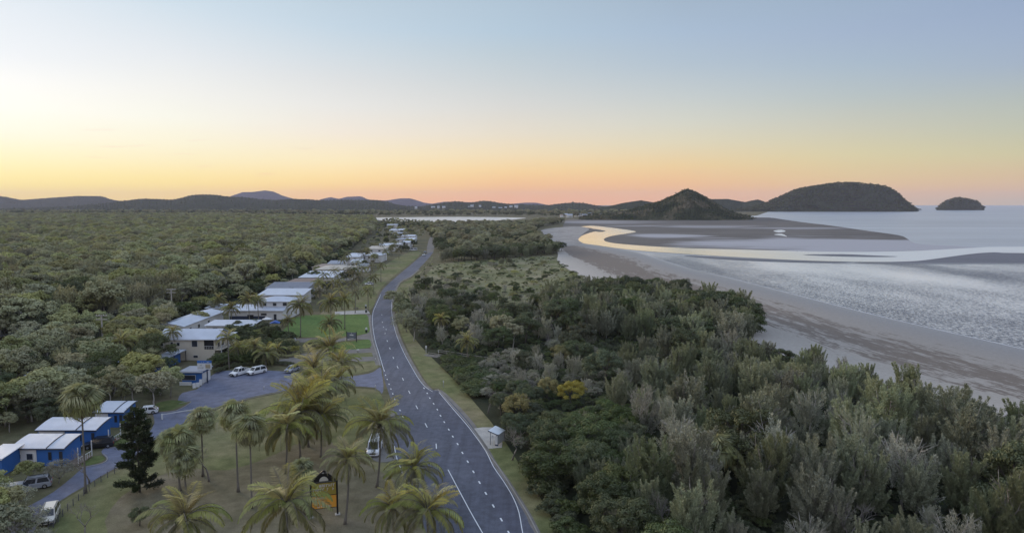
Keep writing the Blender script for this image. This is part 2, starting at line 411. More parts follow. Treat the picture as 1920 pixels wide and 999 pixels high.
# side road, car park and the drive of the cabins
carpark = [(719, 722), (716, 700), (713, 688), (700, 697), (680, 702), (648, 706), (610, 706), (575, 703), (560, 697), (545, 697), (500, 694), (440, 694), (405, 698), (385, 716), (368, 730), (342, 736), (334, 748), (336, 757), (352, 752), (358, 753), (330, 769), (300, 772), (287, 775), (290, 792), (275, 815), (245, 827), (225, 836), (200, 838), (190, 846), (195, 854), (200, 860), (190, 868), (160, 874), (140, 890), (100, 922), (50, 950), (0, 975), (-60, 1010), (40, 1020), (75, 975), (110, 940), (160, 910), (207, 882), (250, 862), (276, 840), (297, 817), (350, 790), (387, 770), (430, 755), (480, 742), (535, 732), (600, 728), (642, 724), (702, 726), (716, 738)]
sheet('carpark', carpark, .006, m_asph3, smooth=2)
strip('kerb', [(335, 757), (353, 753), (357, 755), (330, 770), (298, 774)], .15, .09, m_kerb, dz=.1, kind='structure')
strip('kerb', [(150, 877), (175, 873), (197, 866), (201, 858), (194, 851)], .15, .09, m_kerb, dz=.1, kind='structure')
strip('kerb', [(197, 838), (215, 839), (240, 830), (250, 826)], .15, .09, m_kerb, dz=.1, kind='structure')
strip('kerb', [(387, 771.5), (430, 757), (480, 744), (535, 733.5)], .15, .06, m_kerb, dz=.07, kind='structure')
sheet('lay_by', [(738, 762), (741, 790), (739, 815), (737, 833), (744, 860), (733, 864), (712, 866), (696, 858), (692, 840), (697, 815), (712, 800), (724, 775)], .008, m_gravel, smooth=2)
# lawns and verges
sheet('lawn', [(524, 627), (538, 612), (550, 597), (575, 591), (610, 590), (650, 590), (687, 590), (691, 605), (692, 622), (670, 628), (640, 630), (600, 632), (560, 632), (535, 632)], .010, m_lawn, smooth=3, wob=.12)
sheet('lawn', [(625, 644), (660, 640), (690, 636), (696, 643), (695, 650), (675, 654), (650, 655), (628, 652)], .010, m_lawn, smooth=3, wob=.1)
sheet('lawn', [(148, 860), (165, 856), (188, 854), (196, 857), (192, 864), (175, 870), (155, 872)], .016, m_yard, smooth=3)
sheet('lawn', [(195, 826), (215, 815), (240, 815), (246, 822), (236, 830), (215, 836), (200, 834)], .016, m_yard, smooth=3)
sheet('lawn', [(292, 757), (320, 750), (345, 752), (350, 755), (325, 767), (298, 770)], .016, m_yard, smooth=3)
sheet('verge', [(640, 560), (690, 520), (735, 488), (770, 472), (790, 474), (765, 497), (740, 516), (716, 538), (706, 555), (692, 585), (640, 588), (600, 589)], .006, m_dry, smooth=2)
sheet('verge', [(812, 480), (808, 490), (787, 510), (770, 523), (752, 533), (741, 552), (742, 580), (746, 603), (754, 630), (768, 660), (783, 688), (797, 712), (812, 727), (825, 728), (852, 757), (886, 800), (925, 865), (975, 935), (1010, 999), (1060, 1060), (1110, 1040), (1060, 960), (1000, 880), (950, 800), (900, 740), (850, 700), (812, 660), (785, 620), (770, 570), (775, 530), (800, 500)], .006, m_dry, smooth=2)
sheet('verge', [(640, 655), (700, 653), (708, 665), (714, 683), (690, 696), (640, 703), (590, 700), (570, 680), (600, 660)], .003, m_dry, smooth=2)
sheet('verge', [(716, 742), (700, 730), (642, 727), (600, 731), (535, 736), (480, 746), (430, 760), (387, 775), (350, 794), (297, 822), (250, 866), (207, 886), (160, 914), (110, 944), (75, 980), (50, 1040), (820, 1040), (770, 940), (740, 870), (690, 866), (688, 830), (705, 790), (722, 770)], .003, m_dry, smooth=2)
sheet('worn_patch', [(520, 850), (600, 820), (690, 870), (740, 900), (760, 960), (780, 1040), (300, 1060), (200, 1000), (230, 930), (330, 880), (430, 880)], .007, m_worn, smooth=3, wob=.2)
sheet('driveway', [(535, 635), (600, 634), (640, 633), (668, 630), (697, 624), (702, 636), (670, 636), (640, 640), (600, 641), (545, 641)], .009, m_gravel, smooth=2)
sheet('driveway', [(560, 664), (620, 657), (700, 653), (706, 660), (660, 662), (600, 668), (540, 675)], .009, m_gravel, smooth=2)
sheet('driveway', [(525, 674), (560, 672), (640, 671), (710, 668), (713, 675), (660, 678), (600, 680), (528, 683)], .011, m_gravel, smooth=2)
sheet('bus_stop_pad', [(889, 803), (905, 801), (922, 801), (942, 830), (941, 839), (916, 841), (903, 822)], .05, m_conc, smooth=0)
sheet('footpath', [(628, 584), (690, 581), (694, 588), (628, 590)], .011, m_conc, smooth=0)
sheet('sand_path', [(800, 474), (804, 450), (812, 437), (822, 437), (816, 452), (812, 474)], .011, m_gravel, smooth=2)

# ---- beach, flats and water
m_s, t, b, o = newmat('beach_sand')
uv = t.nodes.new('ShaderNodeUVMap'); sp_ = t.nodes.new('ShaderNodeSeparateXYZ'); t.links.new(uv.outputs[0], sp_.inputs[0])
v1 = coords(t, (.010, .075, 1), 0, 'UV')
mp_ = t.nodes.new('ShaderNodeMapping'); mp_.inputs['Scale'].default_value = (.02, 7, 1); t.links.new(uv.outputs[0], mp_.inputs[0])
n1 = noise(t, mp_.outputs[0], 2.2, 8, .65)
mp2 = t.nodes.new('ShaderNodeMapping'); mp2.inputs['Scale'].default_value = (.09, 30, 1); t.links.new(uv.outputs[0], mp2.inputs[0])
n2 = noise(t, mp2.outputs[0], 2.0, 8, .7)
near_ = t.nodes.new('ShaderNodeMapRange'); near_.inputs[1].default_value = 420; near_.inputs[2].default_value = 150; t.links.new(sp_.outputs[0], near_.inputs[0])
band_ = ramp(t, sp_.outputs[1], [(0, 0), (.14, .02), (.26, .42), (.50, .8), (.72, .62), (.82, .1), (1, 0)])
thr = mth('ADD', mth('MULTIPLY', band_, mth('ADD', mth('MULTIPLY', near_.outputs[0], .16, t), .43, t), t), mth('ADD', mth('MULTIPLY', n1, .7, t), mth('MULTIPLY', n2, .62, t), t), t)
wr = ramp(t, thr, [(.90, 0), (.97, 1)])
base_ = ramp(t, sp_.outputs[1], [(0, (.18, .168, .168)), (.10, (.22, .205, .195)), (.3, (.27, .245, .22)), (.8, (.33, .30, .265)), (1, (.42, .38, .335))])
cc = mixn(t, wr, base_, (.150, .122, .100))
cc = mixn(t, .8, cc, ramp(t, noise(t, coords(t), .9, 6, .7), [(.3, .85), (.7, 1.15)]), 'MULTIPLY')
t.links.new(cc, b.inputs['Base Color'])
t.links.new(ramp(t, sp_.outputs[1], [(0, .3), (.12, .6), (.3, .9)]), b.inputs['Roughness'])
WL = [(1060, 458), (1092, 457), (1130, 462), (1197, 474), (1285, 502), (1365, 521), (1481, 551), (1574, 575), (1671, 599), (1784, 625), (1920, 656), (2250, 735)]
IN = [(1040, 462), (1046, 476), (1046, 490), (1070, 508), (1110, 530), (1180, 565), (1300, 598), (1400, 635), (1500, 680), (1640, 728), (1800, 775), (2000, 815), (2350, 880)]
A = [Vector((*q, 0)) for q in smooth_loop(wpts(WL), 8, False)]; B = [Vector((*q, 0)) for q in smooth_loop(wpts(IN), 8, False)]
nv = 8; V = []; UV = []; s = 0
for i, (a, b2) in enumerate(zip(A, B)):
    if i: s += (a - A[i - 1]).length
    for j in range(nv + 1):
        q = a.lerp(b2, j / nv); V.append((q.x, q.y, .16 + .9 * (j / nv) * .0)); UV.append((s, j / nv))
Fq = [(i * (nv + 1) + j, (i + 1) * (nv + 1) + j, (i + 1) * (nv + 1) + j + 1, i * (nv + 1) + j + 1) for i in range(len(A) - 1) for j in range(nv)]
Fq = [f[::-1] for f in Fq]
me = np_mesh('beach', V, Fq, m_s)
ul = me.uv_layers.new(name='UVMap'); li = np.zeros(len(me.loops), np.int32); me.loops.foreach_get('vertex_index', li)
ul.data.foreach_set('uv', np.array(UV, np.float32)[li].ravel())
if me.polygons[0].normal.z < 0: me.flip_normals()
o = link('beach', me); o['kind'] = 'structure'

def watermat(name, col, rough, bstr, scale, stretch=(1, 1, 1), rot=0.0, speck=None, ior=1.33, ramps_=None):
    m, t, b, o = newmat(name)
    v = coords(t, stretch, rot); n = noise(t, v, scale, 6, .6)
    if speck:
        n2 = noise(t, coords(t, (1, .24, 1), 0), speck[0], 3, .8); big = noise(t, coords(t, (1, .35, 1), 0), speck[1], 5, .6)
        f = mth('ADD', mth('MULTIPLY', n2, 1.1, t), mth('MULTIPLY', mth('SUBTRACT', big, .5, t), speck[2], t), t)
        c = ramp(t, f, [(.44, speck[3]), (.66, speck[4])])
        t.links.new(c, b.inputs['Base Color'])
        t.links.new(ramp(t, f, [(.3, .45), (.7, rough)]), b.inputs['Roughness'])
        h = mth('ADD', n, mth('MULTIPLY', n2, .8, t), t)
    else:
        n_ = noise(t, coords(t, (.25, 1.6, 1)), .006, 6, .65); c = ramp(t, n_, [(.35, tuple(x * .72 for x in col)), (.55, tuple(x * 1.05 for x in col)), (.7, tuple(min(1, x * 1.35) for x in col))]); t.links.new(c, b.inputs['Base Color'])
        b.inputs['Roughness'].default_value = rough; h = n
    b.inputs['IOR'].default_value = ior; b.inputs['Specular IOR Level'].default_value = .5
    if bstr: bump(t, b, h, bstr, 1)
    MATS[name] = m; return m
m_sea = watermat('sea_water', (.33, .35, .39), .30, .12, .05, (.4, 1.6, 1))
m_river = watermat('river_water', (.58, .49, .33), .07, .015, .05, (.5, 1.5, 1), ior=1.9)  # gold of the reflected sunset sky is put into the base colour
t = m_river.node_tree; b = t.nodes['Principled BSDF']; s_ = t.nodes.new('ShaderNodeSeparateXYZ'); t.links.new(coords(t), s_.inputs[0])
mr = t.nodes.new('ShaderNodeMapRange'); mr.inputs[1].default_value = 110; mr.inputs[2].default_value = 330; t.links.new(mth('ADD', s_.outputs[0], mth('MULTIPLY', noise(t, coords(t), .02, 4), 60, t), t), mr.inputs[0])
t.links.new(mixn(t, mr.outputs[0], b.inputs['Base Color'].links[0].from_socket, (.60, .59, .56)), b.inputs['Base Color'])  # paler sky reflection painted into the colour towards the right
t.links.new(mth('ADD', mth('MULTIPLY', mr.outputs[0], .27, t), .06, t), b.inputs['Roughness'])
m_lag = watermat('lagoon_water', (.5, .49, .48), .3, 0, .05)
m_shal = watermat('shallow_water', (.2, .2, .2), .16, .22, .5, (1, .6, 1), SHR, speck=(1.9, .010, .9, (.07, .07, .085), (.72, .72, .70)))  # pale specks in the base colour stand in for sky reflections
m_flat = groundmat('wet_sand_flat', [(.3, (.065, .054, .046)), (.50, (.095, .080, .068)), (.66, (.14, .122, .108)), (.85, (.25, .23, .225))], .006, scale2=.03, fine=.5, rough=.7, spec=.3, stretch=(.45, 1.4, 1))
m_flat2 = groundmat('pale_wet_flat', [(.3, (.17, .155, .155)), (.6, (.26, .245, .25)), (.8, (.34, .33, .34))], .012, scale2=.05, fine=.6, rough=.6, spec=.3, stretch=(.4, 1.6, 1))
m_bar = groundmat('dark_sand_bar', [(.3, (.075, .072, .085)), (.7, (.115, .108, .125))], .02, fine=.6, rough=.55, spec=.4, stretch=(.4, 1.6, 1))
for mm in (m_asph, m_asph2):
    t = mm.node_tree; b = t.nodes['Principled BSDF']; src = b.inputs['Base Color'].links[0].from_socket
    st_ = noise(t, coords(t, (1.0, .035, 1), R(-4)), .9, 5, .6); pt = noise(t, coords(t), .035, 2, .4)
    c = mixn(t, 1.0, src, ramp(t, st_, [(.3, .78), (.5, 1.0), (.7, 1.2)]), 'MULTIPLY'); c = mixn(t, 1.0, c, ramp(t, pt, [(.40, .88), (.44, 1.0), (.60, 1.0), (.63, 1.12)]), 'MULTIPLY'); t.links.new(c, b.inputs['Base Color'])
strip('road_shoulder', [(x + 1.5, y) for x, y in right[1:-2]][::-1], 1.3, .009, m_gravel, kind='structure')
strip('road_shoulder', [(692, 590), (691.5, 607), (696, 637), (704, 662), (711, 684)], 1.8, .0095, m_gravel, kind='structure')
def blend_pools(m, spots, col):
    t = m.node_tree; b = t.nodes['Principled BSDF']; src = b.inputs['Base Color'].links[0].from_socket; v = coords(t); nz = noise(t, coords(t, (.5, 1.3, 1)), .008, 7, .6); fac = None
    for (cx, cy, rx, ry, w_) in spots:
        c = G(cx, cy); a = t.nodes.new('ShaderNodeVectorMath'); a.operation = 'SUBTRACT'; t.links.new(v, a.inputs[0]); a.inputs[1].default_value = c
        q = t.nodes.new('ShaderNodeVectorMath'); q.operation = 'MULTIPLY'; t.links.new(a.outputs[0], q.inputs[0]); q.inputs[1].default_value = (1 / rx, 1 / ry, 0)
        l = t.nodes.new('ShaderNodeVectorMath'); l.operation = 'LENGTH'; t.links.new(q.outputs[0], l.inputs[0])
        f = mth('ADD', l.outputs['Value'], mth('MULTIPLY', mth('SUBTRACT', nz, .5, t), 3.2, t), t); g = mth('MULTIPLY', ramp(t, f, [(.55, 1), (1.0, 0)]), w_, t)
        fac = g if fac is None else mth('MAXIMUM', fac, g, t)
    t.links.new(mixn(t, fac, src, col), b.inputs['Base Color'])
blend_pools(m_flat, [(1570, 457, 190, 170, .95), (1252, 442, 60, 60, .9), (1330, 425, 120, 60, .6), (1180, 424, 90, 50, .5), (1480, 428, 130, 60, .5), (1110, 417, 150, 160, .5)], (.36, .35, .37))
m_pale = groundmat('pale_sand', [(.3, (.25, .235, .22)), (.6, (.36, .335, .31))], .02, fine=.9, scale2=.1, rough=.9)
m_foam = simple('foam', (.45, .45, .46), .7, .2, .6)
far = [G(1660, 385.05), G(2600, 385.05), G(3300, 385.05)]
seap = [G(x, y)[:2] for x, y in [(2700, 840)] + WL[:0:-1] + [(1100, 440), (1230, 418), (1340, 411), (1420, 404), (1440, 397.3), (1500, 391), (1600, 386)]] + [q[:2] for q in far] + [(4000, 60)]
sheet('sea', seap, .05, m_sea, smooth=0, world=True)
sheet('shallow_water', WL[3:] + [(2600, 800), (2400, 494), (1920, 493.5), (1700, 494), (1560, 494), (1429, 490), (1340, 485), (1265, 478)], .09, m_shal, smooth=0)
sheet('wet_sand', [(1060, 414), (1090, 411.5), (1200, 411.5), (1340, 411.5), (1400, 408.5), (1442, 408), (1474, 412.5), (1515, 418), (1558, 423), (1620, 432), (1684, 441), (1700, 447), (1710, 454), (1729, 458.5), (1780, 461), (1836, 464), (1790, 467), (1720, 470), (1623, 472), (1526, 472.5), (1397, 469), (1300, 466), (1235, 463), (1185, 459.5), (1150, 456), (1100, 450), (1060, 440)], .13, m_flat, smooth=3)
sheet('tide_pool', [(1450, 433), (1465, 431), (1473, 434), (1460, 436)], .20, m_river, smooth=3)
sheet('tide_pool', [(1451, 440), (1466, 438.5), (1476, 444), (1466, 442)], .20, m_river, smooth=3)
sheet('river', [(1088, 425.5), (1108, 423.5), (1128, 425), (1160, 429), (1192, 434), (1180, 437.5), (1150, 442), (1134, 447), (1134, 452), (1150, 456), (1185, 459.5), (1235, 463), (1300, 466), (1397, 468.5), (1526, 472), (1623, 472.5), (1720, 470.5), (1836, 464.4), (1900, 463), (2300, 462), (2300, 476), (1920, 475), (1865, 473.5), (1817, 477), (1736, 488), (1690, 491), (1623, 491.5), (1526, 489.5), (1429, 485), (1340, 480), (1235, 473), (1172, 467.5), (1122, 460.5), (1094, 456.5), (1084, 451), (1090, 443), (1105, 437), (1118, 433), (1108, 428)], .22, m_river, smooth=3)
sheet('sand_bar', [(1590, 493), (1680, 491.5), (1736, 488.5), (1817, 477.5), (1865, 474), (1920, 475.5), (2300, 479), (2300, 494.5), (1920, 494), (1760, 494.5)], .27, m_bar, smooth=2)
sheet('sand_bar', [(1505, 478), (1580, 477), (1640, 479.5), (1684, 481.5), (1640, 482.5), (1560, 481)], .27, m_bar, smooth=3)
sheet('sand_bar', [(1300, 479.5), (1400, 484.5), (1500, 489), (1600, 492), (1540, 493.5), (1430, 490.5), (1345, 486), (1285, 480.5)], .12, m_bar, smooth=2)
sheet('sand_bar', [(1106, 431), (1115, 429.5), (1136, 433.5), (1122, 435)], .27, m_flat, smooth=3)
sheet('pale_sand', [(1010, 437), (1022, 430), (1055, 426), (1088, 425), (1105, 430), (1094, 438), (1084, 450), (1092, 457), (1062, 462), (1030, 456)], .24, m_pale, smooth=3)
strip('wave_foam', [(x, y - .3) for x, y in WL[3:]], 1.0, .19, m_foam, kind='structure')
strip('wave_foam', [(1560, 494.3), (1700, 494.6), (1920, 494.6), (2300, 494.6)], 2.5, .30, m_foam, kind='structure')
sheet('lagoon', [(688, 410), (700, 408.3), (760, 407.6), (840, 407), (900, 407.2), (950, 407.8), (985, 408.8), (975, 410.5), (940, 414), (880, 417.5), (820, 417.5), (740, 415.5)], .3, m_lag, smooth=3)
# open dune grassland behind the beach
sheet('dune_grass', [(812, 500), (850, 492), (900, 486), (960, 483), (1035, 480), (1046, 490), (1070, 508), (1112, 530), (1180, 566), (1100, 575), (950, 580), (850, 560), (800, 530)], .02, m_dune, smooth=2)
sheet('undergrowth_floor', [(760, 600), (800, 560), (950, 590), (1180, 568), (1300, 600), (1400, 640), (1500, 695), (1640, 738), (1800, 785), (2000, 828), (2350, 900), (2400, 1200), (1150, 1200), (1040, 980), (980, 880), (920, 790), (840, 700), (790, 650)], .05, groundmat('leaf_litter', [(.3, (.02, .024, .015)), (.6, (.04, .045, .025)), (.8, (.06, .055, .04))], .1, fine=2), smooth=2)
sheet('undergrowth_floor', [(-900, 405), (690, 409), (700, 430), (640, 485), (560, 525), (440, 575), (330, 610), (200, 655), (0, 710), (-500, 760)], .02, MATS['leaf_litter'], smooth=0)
# ------------------------------------------------------------------ hills, islands
def hillmat(name, stops, scale):
    return groundmat(name, stops, scale, rough=1, fine=scale * 8, scale2=scale * 3, relief=2.0, spec=0)
m_hd = hillmat('wooded_hill', [(.3, (.030, .038, .024)), (.6, (.05, .058, .035)), (.8, (.075, .075, .045))], .012)
m_hs = hillmat('grassy_hill', [(.40, (.030, .038, .022)), (.50, (.05, .055, .032)), (.60, (.11, .095, .062)), (.75, (.16, .135, .095))], .014)
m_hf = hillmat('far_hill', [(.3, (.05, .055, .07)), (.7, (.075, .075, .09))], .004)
def vnoise(x, y, seed):
    r = np.random.default_rng(seed); o = np.zeros_like(x)
    for k in range(5):
        f = 2 ** k
        for _ in range(3):
            a = r.uniform(0, 6.28); p = r.uniform(0, 6.28)
            o += np.sin((x * math.cos(a) + y * math.sin(a)) * f * r.uniform(.7, 1.3) + p) / f
    return o / 4
def hill(label, sky_, D, dep, m, base=-2.0, rough=.10, seed=1, bump_=0.012, front=1.0, power=1.4):
    xs = np.array([p[0] for p in sky_], float); ys = np.array([p[1] for p in sky_], float)
    step = max(1.2, (xs[-1] - xs[0]) / 240); px = np.arange(xs[0], xs[-1] + step, step); py = np.interp(px, xs, ys)
    kern = np.array([1, 2, 3, 2, 1]) / 9; pp = np.pad(py, 2, 'edge'); py = np.convolve(pp, kern, 'valid')
    rid = np.array([ZY(a, b, D)[:] for a, b in zip(px, py)])
    ks = np.linspace(-1, 1, 41)
    X = np.repeat(rid[:, 0][None], 41, 0); K = np.repeat(ks[:, None], len(px), 1)
    hmax = rid[:, 2].max(); Hh = rid[:, 2][None]
    dd = dep * np.where(K < 0, front, 1.0)
    off = vnoise(X / dep * 2.0, K * 0, seed + 5) * .12 * dep * (1 - np.abs(K))
    Y = D + K * dd + off * 0
    sc_ = hmax / 2.2
    prof = np.clip(1 - np.abs(K) ** power, 0, 1)
    Z = base + (Hh - base) * prof
    n = vnoise(X / sc_ * 1.1, Y / sc_ * .7, seed) * rough * hmax * prof * (np.abs(K) * 1.6).clip(0, 1)
    n += np.random.default_rng(seed).normal(0, 1, X.shape) * bump_ * hmax * np.clip(prof * 3, 0, 1) * (.35 + .65 * (np.abs(K) > .1))
    Z = Z + n
    X = X * (Y / D)
    V = np.stack([X, Y, Z], -1).reshape(-1, 3); nx = len(px)
    i, j = np.meshgrid(np.arange(nx - 1), np.arange(40)); a = j * nx + i
    Fq = np.stack([a, a + 1, a + nx + 1, a + nx], -1).reshape(-1, 4)
    o = link('hill', np_mesh('hill', V, Fq, m, smooth=False)); o['kind'] = 'structure'; o['label'] = label
    return V
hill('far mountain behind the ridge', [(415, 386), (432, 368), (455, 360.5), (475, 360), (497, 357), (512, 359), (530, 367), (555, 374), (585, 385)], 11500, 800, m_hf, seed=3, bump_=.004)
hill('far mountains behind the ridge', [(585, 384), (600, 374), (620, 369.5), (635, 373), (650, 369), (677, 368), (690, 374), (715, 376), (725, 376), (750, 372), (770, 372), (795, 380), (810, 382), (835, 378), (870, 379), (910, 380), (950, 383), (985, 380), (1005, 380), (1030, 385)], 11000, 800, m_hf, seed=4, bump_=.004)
Vl = hill('left ridge', [(-500, 372), (-300, 362), (-100, 370), (0, 367.5), (40, 375), (95, 371), (150, 367.5), (190, 368), (210, 374.5), (240, 379), (330, 386)], 8200, 1300, m_hd, seed=5, bump_=.01)
Vr = hill('wooded ridge', [(-400, 384), (0, 392), (120, 388), (180, 383), (230, 377), (270, 372), (300, 374), (330, 375), (345, 369), (365, 365), (400, 365), (430, 369), (460, 370), (487, 374), (520, 375), (550, 373), (582, 374), (600, 376), (637, 375), (687, 375), (720, 376), (735, 381), (750, 386), (785, 387.5), (810, 384), (840, 379), (857, 377), (875, 380), (885, 381), (898, 377), (912, 376), (935, 381), (985, 384), (1030, 385), (1047, 382), (1070, 380), (1097, 381), (1135, 389), (1200, 396)], 5600, 1500, m_hd, seed=6, bump_=.014, rough=.20)
hill('low hill', [(1090, 396), (1135, 388), (1172, 380), (1202, 375.5), (1222, 379), (1250, 385), (1300, 392)], 3600, 400, m_hd, seed=8, bump_=.02)
Vc = hill('conical grassy hill beside the flats', [(1085, 409.5), (1130, 402), (1180, 394), (1222, 381), (1243, 375), (1260, 367.5), (1275, 359), (1288, 354), (1297, 356), (1310, 362), (1325, 370), (1340, 380), (1360, 391), (1380, 400), (1405, 407), (1420, 411)], 2020, 260, m_hs, seed=9, bump_=.02, rough=.09, power=1.7)
hill('low hill', [(1310, 384), (1332, 373.5), (1364, 373), (1397, 379), (1409, 376), (1421, 374), (1439, 380), (1470, 388), (1500, 395)], 4300, 300, m_hd, seed=10, bump_=.02)
Vi = hill('wooded headland', [(1370, 397), (1400, 392), (1439, 381), (1465, 369), (1494, 357), (1532, 350), (1560, 346), (1590, 344), (1610, 345), (1626, 347), (1662, 352), (1675, 359), (1687, 368), (1700, 380), (1713, 390), (1722, 396)], 4050, 420, m_hd, seed=11, bump_=.018, rough=.07, power=2.2)
Vs = hill('small wooded island', [(1756, 391), (1765, 383), (1778, 375), (1797, 371), (1815, 374), (1833, 378), (1845, 390)], 4600, 130, m_hd, seed=12, bump_=.02, power=2.2)

# ------------------------------------------------------------------ foliage
def unit(a): return a / np.maximum(1e-9, np.linalg.norm(a, axis=-1, keepdims=True))
def diamonds(P, D, Nn, L, W):
    """leaf quads: base P, along D, flat side facing Nn"""
    D = unit(D); S = unit(np.cross(D, Nn)); L = np.asarray(L)[:, None]; W = np.asarray(W)[:, None]
    V = np.stack([P, P + D * L * .5 + S * W * .5, P + D * L, P + D * L * .5 - S * W * .5], 1)
    return V.reshape(-1, 3)
def quads(n, o=0): return np.arange(n * 4).reshape(-1, 4) + o
def merge(parts, mats, name, smooth=False):
    """parts: list of (V, F4, matindex)"""
    VV = []; FF = []; MI = []; o = 0
    for V, Fq, k in parts:
        if len(V) == 0: continue
        VV.append(V); FF.append(Fq + o); MI.append(np.full(len(Fq), k)); o += len(V)
    return np_mesh(name, np.concatenate(VV), np.concatenate(FF), mats, np.concatenate(MI), smooth)
def mbq(mb):
    """MB tubes as quads only"""
    f = [q for q in mb.f if len(q) == 4]
    return np.array(mb.v, np.float32), np.array(f, np.int32)
def trunk_mb(r, h, rad, forks=3, spread=1.2, lean=.3, nseg=6, fork_at=.45, ftop=.9):
    mb = MB(); p = Vector((0, 0, -.15)); pts = [p.copy()]; a = r.uniform(0, 6.28)
    lx, ly = math.cos(a) * lean, math.sin(a) * lean
    K = 5
    for k in range(1, K + 1):
        t = k / K; pts.append(Vector((lx * t + r.normal(0, .06), ly * t + r.normal(0, .06), h * fork_at * t)))
    mb.tube(pts, [rad * (1 - .4 * k / K) for k in range(K + 1)], nseg)
    tip = pts[-1]; ends = []
    for i in range(forks):
        an = a + i * 2 * math.pi / forks + r.uniform(-.4, .4); q = [tip.copy()]
        sp = spread * r.uniform(.6, 1.1)
        for k in range(1, 5):
            t = k / 4
            q.append(tip + Vector((math.cos(an) * sp * t ** .8 + r.normal(0, .08), math.sin(an) * sp * t ** .8 + r.normal(0, .08), h * (ftop - fork_at) * t * r.uniform(.85, 1.05))))
        mb.tube(q, [rad * .5 * (1 - .75 * k / 4) for k in range(5)], 5); ends.append(q)
        for j in (1, 2, 3):
            for _ in range(2):
                an2 = an + r.uniform(-1.2, 1.2); b0 = q[j]; ln = spread * r.uniform(.35, .7)
                b1 = b0 + Vector((math.cos(an2) * ln, math.sin(an2) * ln, ln * r.uniform(.4, 1.1)))
                mb.tube([b0, (b0 + b1) / 2 + Vector((0, 0, -.05)), b1], [rad * .2, rad * .13, rad * .05], 4)
    return mb
def clumps_on(r, n, rx, rz, cz, lo=-.5, fill=.72):
    d = unit(r.normal(0, 1, (n * 3, 3))); d = d[d[:, 2] > lo][:n]
    k = r.uniform(fill, 1.0, (len(d), 1)) * (1 + .18 * np.sin(d[:, :1] * 3 + r.uniform(0, 6)) + .14 * np.sin(d[:, 1:2] * 4 + r.uniform(0, 6)))
    return d * k * np.array([rx, rx, rz]) + np.array([0, 0, cz]), d
def plume_crown(r, h, rx, n_tuft, per, L, W, tl=(1.2, 2.1), z0=.18, upb=1.0, clus=7):
    """feathery she-oak crown: upright plumes of fine twigs gathered on a few leaders"""
    P = []; D = []; LL = []; WW = []; Nn = []
    lead = [(r.uniform(0, 6.28), r.uniform(.15, .75) ** .7, r.uniform(.72, 1.0)) for _ in range(clus)]
    for i in range(n_tuft):
        a, rr, ht = lead[i % clus]
        t = r.uniform(z0, 1.0)
        cx, cy = math.cos(a) * rr * rx * .75 * t ** .5, math.sin(a) * rr * rx * .75 * t ** .5
        prof = .42 * rx * (math.sin(math.pi * min(1, (t * .88 + .10))) ** .7)
        a2 = r.uniform(0, 6.28); rad = prof * r.uniform(.45, 1)
        o = np.array([math.cos(a2), math.sin(a2), 0.])
        base = np.array([cx, cy, h * ht * t * .84]) + o * rad
        ax = o * r.uniform(.25, .75) * (1.15 - t * .6) + np.array([0, 0, upb]) + r.normal(0, .12, 3); ax /= np.linalg.norm(ax)
        ln = r.uniform(*tl); m = int(per * ln / 1.6)
        u = r.uniform(0, 1, m) ** .85
        side = unit(r.normal(0, 1, (m, 3))); side = unit(side - (side @ ax)[:, None] * ax)
        w_ = (.27 * (1 - u * .8))[:, None] * np.abs(r.normal(.7, .35, (m, 1)))
        P.append(base + ax * (u * ln)[:, None] + side * w_); D.append(unit(ax + side * r.uniform(.2, .9, (m, 1))))
        Nn.append(unit(side + r.normal(0, .5, (m, 3)))); LL.append(r.uniform(.7, 1.3, m) * L); WW.append(r.uniform(.7, 1.3, m) * W)
    P = np.concatenate(P); return diamonds(P, np.concatenate(D), np.concatenate(Nn), np.concatenate(LL), np.concatenate(WW)), len(P)
def clump_crown(r, rx, rz, cz, n, per, cr, L, W, droop=0.0, lo=-.35, flat=.8):
    c, d = clumps_on(r, n, rx, rz, cz, lo)
    P = []; D = []; Nn = []; LL = []; WW = []
    for ci in c:
        rad = r.uniform(*cr); m = int(per * (rad / cr[1]) ** 1.5)
        o = unit(r.normal(0, 1, (m, 3))); o[:, 2] = np.where(o[:, 2] < -.3, -o[:, 2], o[:, 2])
        P.append(ci + o * rad * np.array([1, 1, flat]) * r.uniform(.6, 1.05, (m, 1)))
        tang = unit(np.cross(o, r.normal(0, 1, (m, 3)))) + np.array([0, 0, -droop]) * r.uniform(.5, 1.2, (m, 1))
        D.append(tang); Nn.append(unit(o + r.normal(0, .35, (m, 3)))); LL.append(r.uniform(.7, 1.3, m) * L); WW.append(r.uniform(.7, 1.3, m) * W)
    P = np.concatenate(P); return diamonds(P, np.concatenate(D), np.concatenate(Nn), np.concatenate(LL), np.concatenate(WW)), len(P)
def strands(r, rx, cz, rz, n, per, L, W, ln):
    """weeping foliage: hanging strands of leaves"""
    c, d = clumps_on(r, n, rx, rz, cz, -.2, .6)
    P = []; 
    for ci, di in zip(c, d):
        l = r.uniform(*ln); u = r.uniform(0, 1, per); out = np.array([di[0], di[1], 0]) * .5
        P.append(ci + out * u[:, None] + np.array([0, 0, -1.0]) * (u * l)[:, None] + r.normal(0, .16, (per, 3)))
    P = np.concatenate(P); m = len(P)
    return diamonds(P, np.array([0, 0, -1.]) + r.normal(0, .35, (m, 3)), r.normal(0, 1, (m, 3)), r.uniform(.7, 1.3, m) * L, r.uniform(.7, 1.3, m) * W), m

